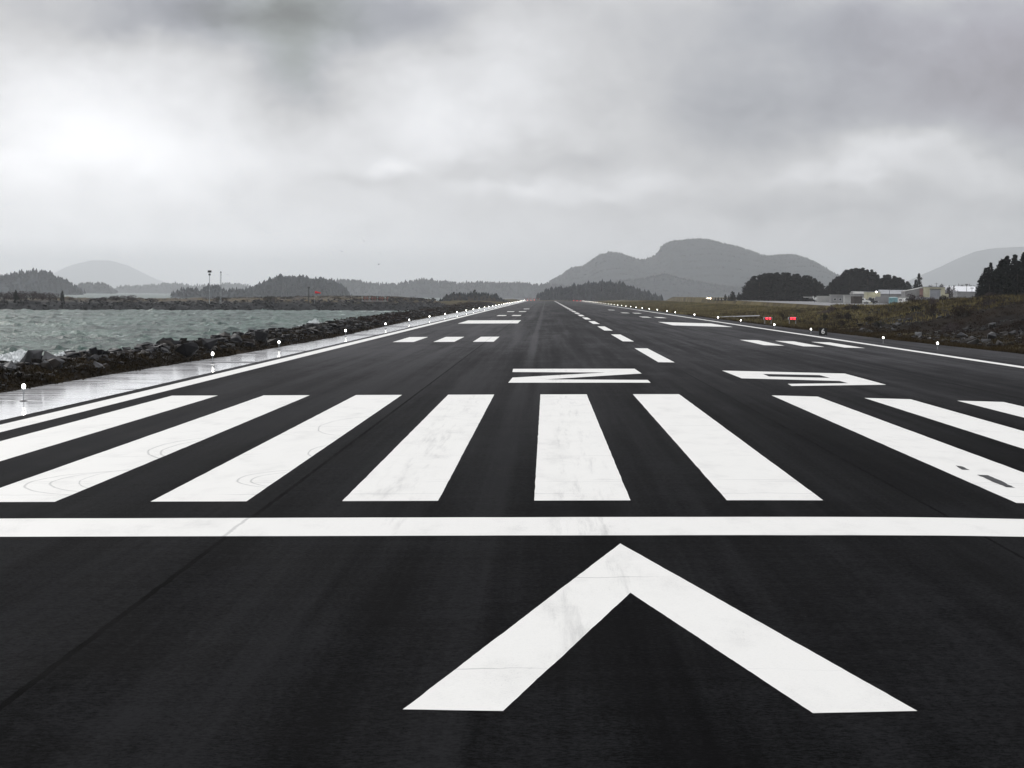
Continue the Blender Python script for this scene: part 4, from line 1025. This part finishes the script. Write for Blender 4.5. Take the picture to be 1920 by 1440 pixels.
# sloped roof hangar and the cream hangar
a = at(1697, 547, 850); b = at(1732, 539.5, 850); hg = empty('hangar', ((a.x + b.x) / 2, a.y, AZ), 0, 'grey shed with one sloping roof joined to the cream hangar', 'hangar'); hw = (b.x - a.x) / 2; h0 = a.z - AZ; h1 = b.z - AZ
mb = MB(); mb.V = [(-hw, 0, -.3), (hw, 0, -.3), (hw, 9, -.3), (-hw, 9, -.3), (-hw, 0, h0), (hw, 0, h1), (hw, 9, h1), (-hw, 9, h0)]; mb.F = [(0, 1, 5, 4), (1, 2, 6, 5), (2, 3, 7, 6), (3, 0, 4, 7), (0, 3, 2, 1)]; mb.build('wall', M['wallgrey'], hg)
mb = MB(); mb.V = [(-hw - .2, -.25, h0), (hw, -.25, h1), (hw, 9.2, h1), (-hw - .2, 9.2, h0), (-hw - .2, -.25, h0 + .2), (hw, -.25, h1 + .2), (hw, 9.2, h1 + .2), (-hw - .2, 9.2, h0 + .2)]; mb.F = [(0, 1, 5, 4), (1, 2, 6, 5), (2, 3, 7, 6), (3, 0, 4, 7), (4, 5, 6, 7), (0, 3, 2, 1)]; mb.build('roof', M['palew'], hg)
win(hg, -hw + .6, -hw + 2.8, 1.9, 2.2); win(hg, 1.0, 2.4, 1.0, 2.1, m='roofg', name='door'); MB().box(hw - 1.5, hw, -.06, -.02, 0, h1 - .3).build('side_panel', M['pink'], hg)
r_, hw, ev = bld('hangar', 1735, 1772, 538.5, 845, 10, 'cream', 'roofg', 'cream hangar with a wide grey roller door', 'hangar')
win(r_, -hw + 1.7, hw - 1.6, .05, ev - 1.0, m='roofg', name='door', frame=True); MB().box(-hw + 1.6, hw - 1.4, -.3, -.05, ev - .85, ev - .6).build('canopy', M['dark'], r_); MB().box(hw - .1, hw + 1.5, 1, 7, -.3, ev * .62).build('annex', M['cream'], r_)
r_, hw, ev = bld('warehouse', 1774, 1834, 536.5, 1010, 16, 'palew', 'roofw', 'large building with a bright white roof behind the lower grey one', 'warehouse', .78)
r_, hw, ev = bld('shed', 1795, 1834, 547.5, 800, 8, 'wallgrey', 'roofg', 'low dark grey building in front of the white roof', 'shed'); win(r_, -1.5, 1.5, 1.0, 2.0)
# bare trees over the cream hangar
for k in range(9):
    u = 1736 + 54 * (k + .5) / 9; v = 534 - 5 * math.sin((k + .5) / 9 * 3.14); tp = at(u, v, 885); shrub('twig', (tp.x, tp.y, 3.2), 1.9, (tp.z - 3.2) / 1.15, 'bare purplish brown tree behind the cream hangar', 'bare trees behind the hangar')
for k in range(6):
    u = 1793 + 36 * (k + .5) / 6; tp = at(u, 529 + rr.uniform(0, 3), 1120); shrub('twig', (tp.x, tp.y, 3), 2.4, (tp.z - 3) / 1.15, 'pale grey tree top behind the bright white roof', 'tree tops behind the white roof')
for u, v in ((1812.5, 533), (1822.5, 540)):
    tp = at(u, v, 900); lp = empty('lamp_post', (tp.x, tp.y, AZ), 0, 'taller thin lamp post in front of the bright white roof' if u < 1815 else 'shorter thin lamp post in front of the bright white roof', 'lamp post')
    MB().tube((0, 0, -.2), (0, 0, tp.z - AZ), .1, .07).build('pole', M['dark'], lp); MB().box(-.6, .6, -.15, .15, tp.z - AZ - .15, tp.z - AZ + .1).build('head', M['dark'], lp)
# teal tank
a = at(1666.5, 557, 640); b = at(1683.5, 557, 640); tr_ = (b.x - a.x) / 2; th_ = a.z - H(a.x, a.y); tk = empty('storage_tank', ((a.x + b.x) / 2, a.y, H(a.x, a.y)), 0, 'round teal storage tank in front of the buildings', 'tank')
prof = [(tr_, 0)]
for k in range(7): z = th_ * .93 * (k + 1) / 7; prof += [(tr_, z - .06), (tr_ * 1.03, z - .03), (tr_, z)]
MB().lathe(prof, 24).build('shell', M['teal'], tk); MB().lathe([(tr_ * 1.04, 0), (tr_ * .9, th_ * .05), (.1, th_ * .09)], 24, (0, 0, th_ * .93)).build('lid', mat('tank_lid', (.35, .48, .5), .5), tk)
mb = MB()
for s in (-.15, .15): mb.tube((s, -tr_ - .12, 0), (s, -tr_ - .12, th_ * .95), .02, .02, 5)
for k in range(8): mb.tube((-.15, -tr_ - .12, .2 + k * .27), (.15, -tr_ - .12, .2 + k * .27), .015, .015, 5)
mb.build('ladder', M['grey'], tk)
# vehicles
def pickup(x, y, z, rz, body, label, lit=False, cat='pickup', van=False):
    root = empty('parked_van' if van else 'pickup_truck', (x, y, z), rz, label, cat)
    b_ = MB()
    if van: sec = [(-2.4, .35), (-2.4, 1.95), (1.1, 2.0), (1.75, 1.2), (2.4, 1.05), (2.45, .35)]
    else: sec = [(-2.7, .45), (-2.7, 1.0), (-.75, 1.02), (-.5, 1.75), (.75, 1.78), (1.3, 1.12), (2.6, 1.0), (2.7, .45)]
    n_ = len(sec); hwid = .92
    b_.V = [(-hwid, s, z_) for s, z_ in sec] + [(hwid, s, z_) for s, z_ in sec]; b_.V = [(-v[1] * 0 + v[0], -v[1], v[2]) for v in b_.V]
    b_.F = [tuple(range(n_)), tuple(range(n_, 2 * n_))[::-1]] + [(i, i + n_, (i + 1) % n_ + n_, (i + 1) % n_) for i in range(n_)]
    b_.build('body', M[body], root, bevel=.05)
    gy = (-1.72, -1.15) if van else (-1.27, -.78); MB().box(-.8, .8, gy[0] - .02, gy[0] + .05, 1.2, 1.68).build('windscreen', M['glass'], root)
    for s in (-1, 1): MB().box(s * .90 - .03, s * .90 + .06 * s + .03 * s, -.6, .45, 1.2, 1.62).build('side_window', M['glass'], root)
    for s in (-1, 1):
        for yy in (-1.65, 1.55):
            wh = MB().tube((s * .8, yy, .36), (s * .98, yy, .36), .36, .36, 14).build('wheel', M['tyre'], root); MB().tube((s * .97, yy, .36), (s * 1.0, yy, .36), .19, .19, 10).build('rim', M['grey'], wh)
    fy = -2.5 if van else -2.72
    for s in (-.66, .66): MB().box(s - .17, s + .17, fy - .04, fy + .03, .68, .9).build('headlight', M['lampwarm' if lit else 'white'], root)
    return root
q = at(1328, 559, 1150); pickup(q.x, q.y, q.z - .9, R(4), 'white', 'vehicle facing the camera with both headlights on at the left end of the apron', True)
q = level(1617, 563, AZ); q = at(1617, 560, 800); pickup(q.x, q.y, AZ, R(75), 'white', 'white pickup parked left of the cream flat roofed building')
q = at(1631, 560, 805); pickup(q.x, q.y, AZ, R(100), 'dark', 'dark pickup parked in front of the cream flat roofed building')
q = at(1690, 560, 800); pickup(q.x, q.y, AZ, R(60), 'white', 'white van parked right of the teal tank', cat='van', van=True)
q = at(1704, 561, 810); pickup(q.x, q.y, AZ, R(95), 'dark', 'dark van parked before the sloping roofed shed', cat='van', van=True)
q = at(1719, 561, 800); pickup(q.x, q.y, AZ, R(85), 'wallgrey', 'grey pickup parked before the sloping roofed shed')
q = at(1744, 562, 800); pickup(q.x, q.y, AZ, R(90), 'blue', 'dark blue pickup parked before the cream hangar')
def container(u, v, d, L, rz, m, label):
    q = at(u, v, d); z = apz(q.y); root = empty('shipping_container', (q.x, q.y, z), rz, label, 'container')
    mb = MB(); mb.box(-L / 2, L / 2, -1.2, 1.2, .1, 2.5)
    for k in range(int(L / .5)): x = -L / 2 + .25 + k * .5; mb.box(x - .1, x + .1, -1.24, -1.2, .25, 2.35)
    mb.build('body', M[m], root); MB().box(L / 2, L / 2 + .04, -1.1, 1.1, .25, 2.35).build('door', M['grey'], root)
for a_ in [(1547, 561, 870, 6, .1, 'palew', 'white container farthest left, between the aeroplane and the long grey shed'), (1606, 561, 770, 3, .3, 'bark', 'small dark brown container left of the cream flat roofed building'), (1658, 559, 815, 6, -.1, 'wallgrey', 'grey container between the cream flat roofed building and the teal tank'),
           (1697, 560, 835, 4, .2, 'palew', 'pale container right behind the white van'), (1730, 560, 780, 5, .05, 'roofg', 'dark grey container before the faded red panel of the hangar'), (1776, 559, 790, 6, .2, 'wallgrey', 'grey container right of the cream hangar')]: container(*a_)
for k, (u, v, d, hgt_) in enumerate([(1572, 545, 860, 0), (1668, 538, 880, 0), (1692, 536, 870, 0), (1756, 530, 870, 0), (1598, 546, 800, 0)]):
    tp = at(u, v, d); po = empty('utility_pole', (tp.x, tp.y, apz(tp.y)), 0, ['thin pole rising behind the long low grey shed', 'thin pole left of the teal tank, behind the warehouse', 'thin pole right of the teal tank', 'thin pole rising above the cream hangar', 'thin pole between the grey sheds and the cream building'][k], 'pole')
    h_ = tp.z - apz(tp.y); MB().tube((0, 0, -.2), (0, 0, h_), .09, .06).build('pole', M['dark'], po); MB().box(-.7, .7, -.05, .05, h_ - .5, h_ - .4).build('crossarm', M['dark'], po)
# small high-wing aeroplane
q = at(1531, 560, 900); pl = empty('small_aeroplane', (q.x, q.y, AZ), R(12), 'small white high wing aeroplane parked on the apron', 'aeroplane')
b_ = MB(); b_.V = []; secs = [(-2.6, .28, 1.0), (-2.2, .5, 1.05), (-1.0, .62, 1.3), (.4, .6, 1.35), (1.6, .35, 1.3), (4.2, .1, 1.45)]
for (yy, r, zc) in secs:
    for i in range(10): t_ = 6.283 * i / 10; b_.V.append((r * math.cos(t_), yy, zc + r * 1.05 * math.sin(t_)))
for k in range(len(secs) - 1):
    for i in range(10): j = (i + 1) % 10; b_.F.append((k * 10 + i, k * 10 + j, k * 10 + 10 + j, k * 10 + 10 + i))
b_.F.append(tuple(range(10))); b_.F.append(tuple(range(50, 60))[::-1]); b_.build('fuselage', M['white'], pl, smooth=True)
MB().box(-5.2, 5.2, -1.0, .5, 2.0, 2.16).build('wing', M['white'], pl, bevel=.05); MB().box(-1.7, 1.7, 3.6, 4.3, 1.5, 1.57).build('tailplane', M['white'], pl)
MB().poly([(0, 3.4, 1.5), (0, 4.4, 1.5), (0, 4.5, 2.6), (0, 4.0, 2.6)]).poly([(.06, 3.4, 1.5), (.06, 4.4, 1.5), (.06, 4.5, 2.6), (.06, 4.0, 2.6)]).build('fin', M['white'], pl)
for s in (-1, 1): MB().tube((s * .5, -.4, .95), (s * 2.6, -.3, 2.05), .05).build('wing_strut', M['dark'], pl); MB().tube((s * .35, -.6, .9), (s * 1.1, -.6, .3), .05).build('gear_leg', M['grey'], pl); MB().tube((s * 1.05, -.6, .25), (s * 1.2, -.6, .25), .25, .25, 12).build('wheel', M['tyre'], pl)
MB().tube((0, -2.3, .85), (0, -2.2, .2), .05).tube((-.07, -2.2, .2), (.07, -2.2, .2), .2, .2, 12).build('nose_wheel', M['tyre'], pl); MB().box(-.06, .06, -2.72, -2.66, .2, 1.85).build('propeller', M['dark'], pl)

# ------------------------------------------------------------------ haze
hb = MB().box(-20000, 20000, -2000, 37500, -7.5, HAZE_TOP).build('haze', None)
hm = bpy.data.materials.new('haze'); hm.use_nodes = True; t = NT(hm.node_tree); t.n.clear()
pv = t.new('ShaderNodeVolumePrincipled', inp={'Color': (.955, .972, 1.0, 1), 'Density': HAZE_D, 'Anisotropy': .5}); t.new('ShaderNodeOutputMaterial', inp={'Volume': pv.outputs[0]})
hb.data.materials.append(hm); tag(hb, 'pale sea haze filling the air', 'haze', kind='stuff')
# prototypes that found no place
for l in (TP, *SP.values()):
    for o in l:
        if 'label' not in o:
            for c in KIDS.get(o.name, []): bpy.data.objects.remove(c)
            bpy.data.objects.remove(o)
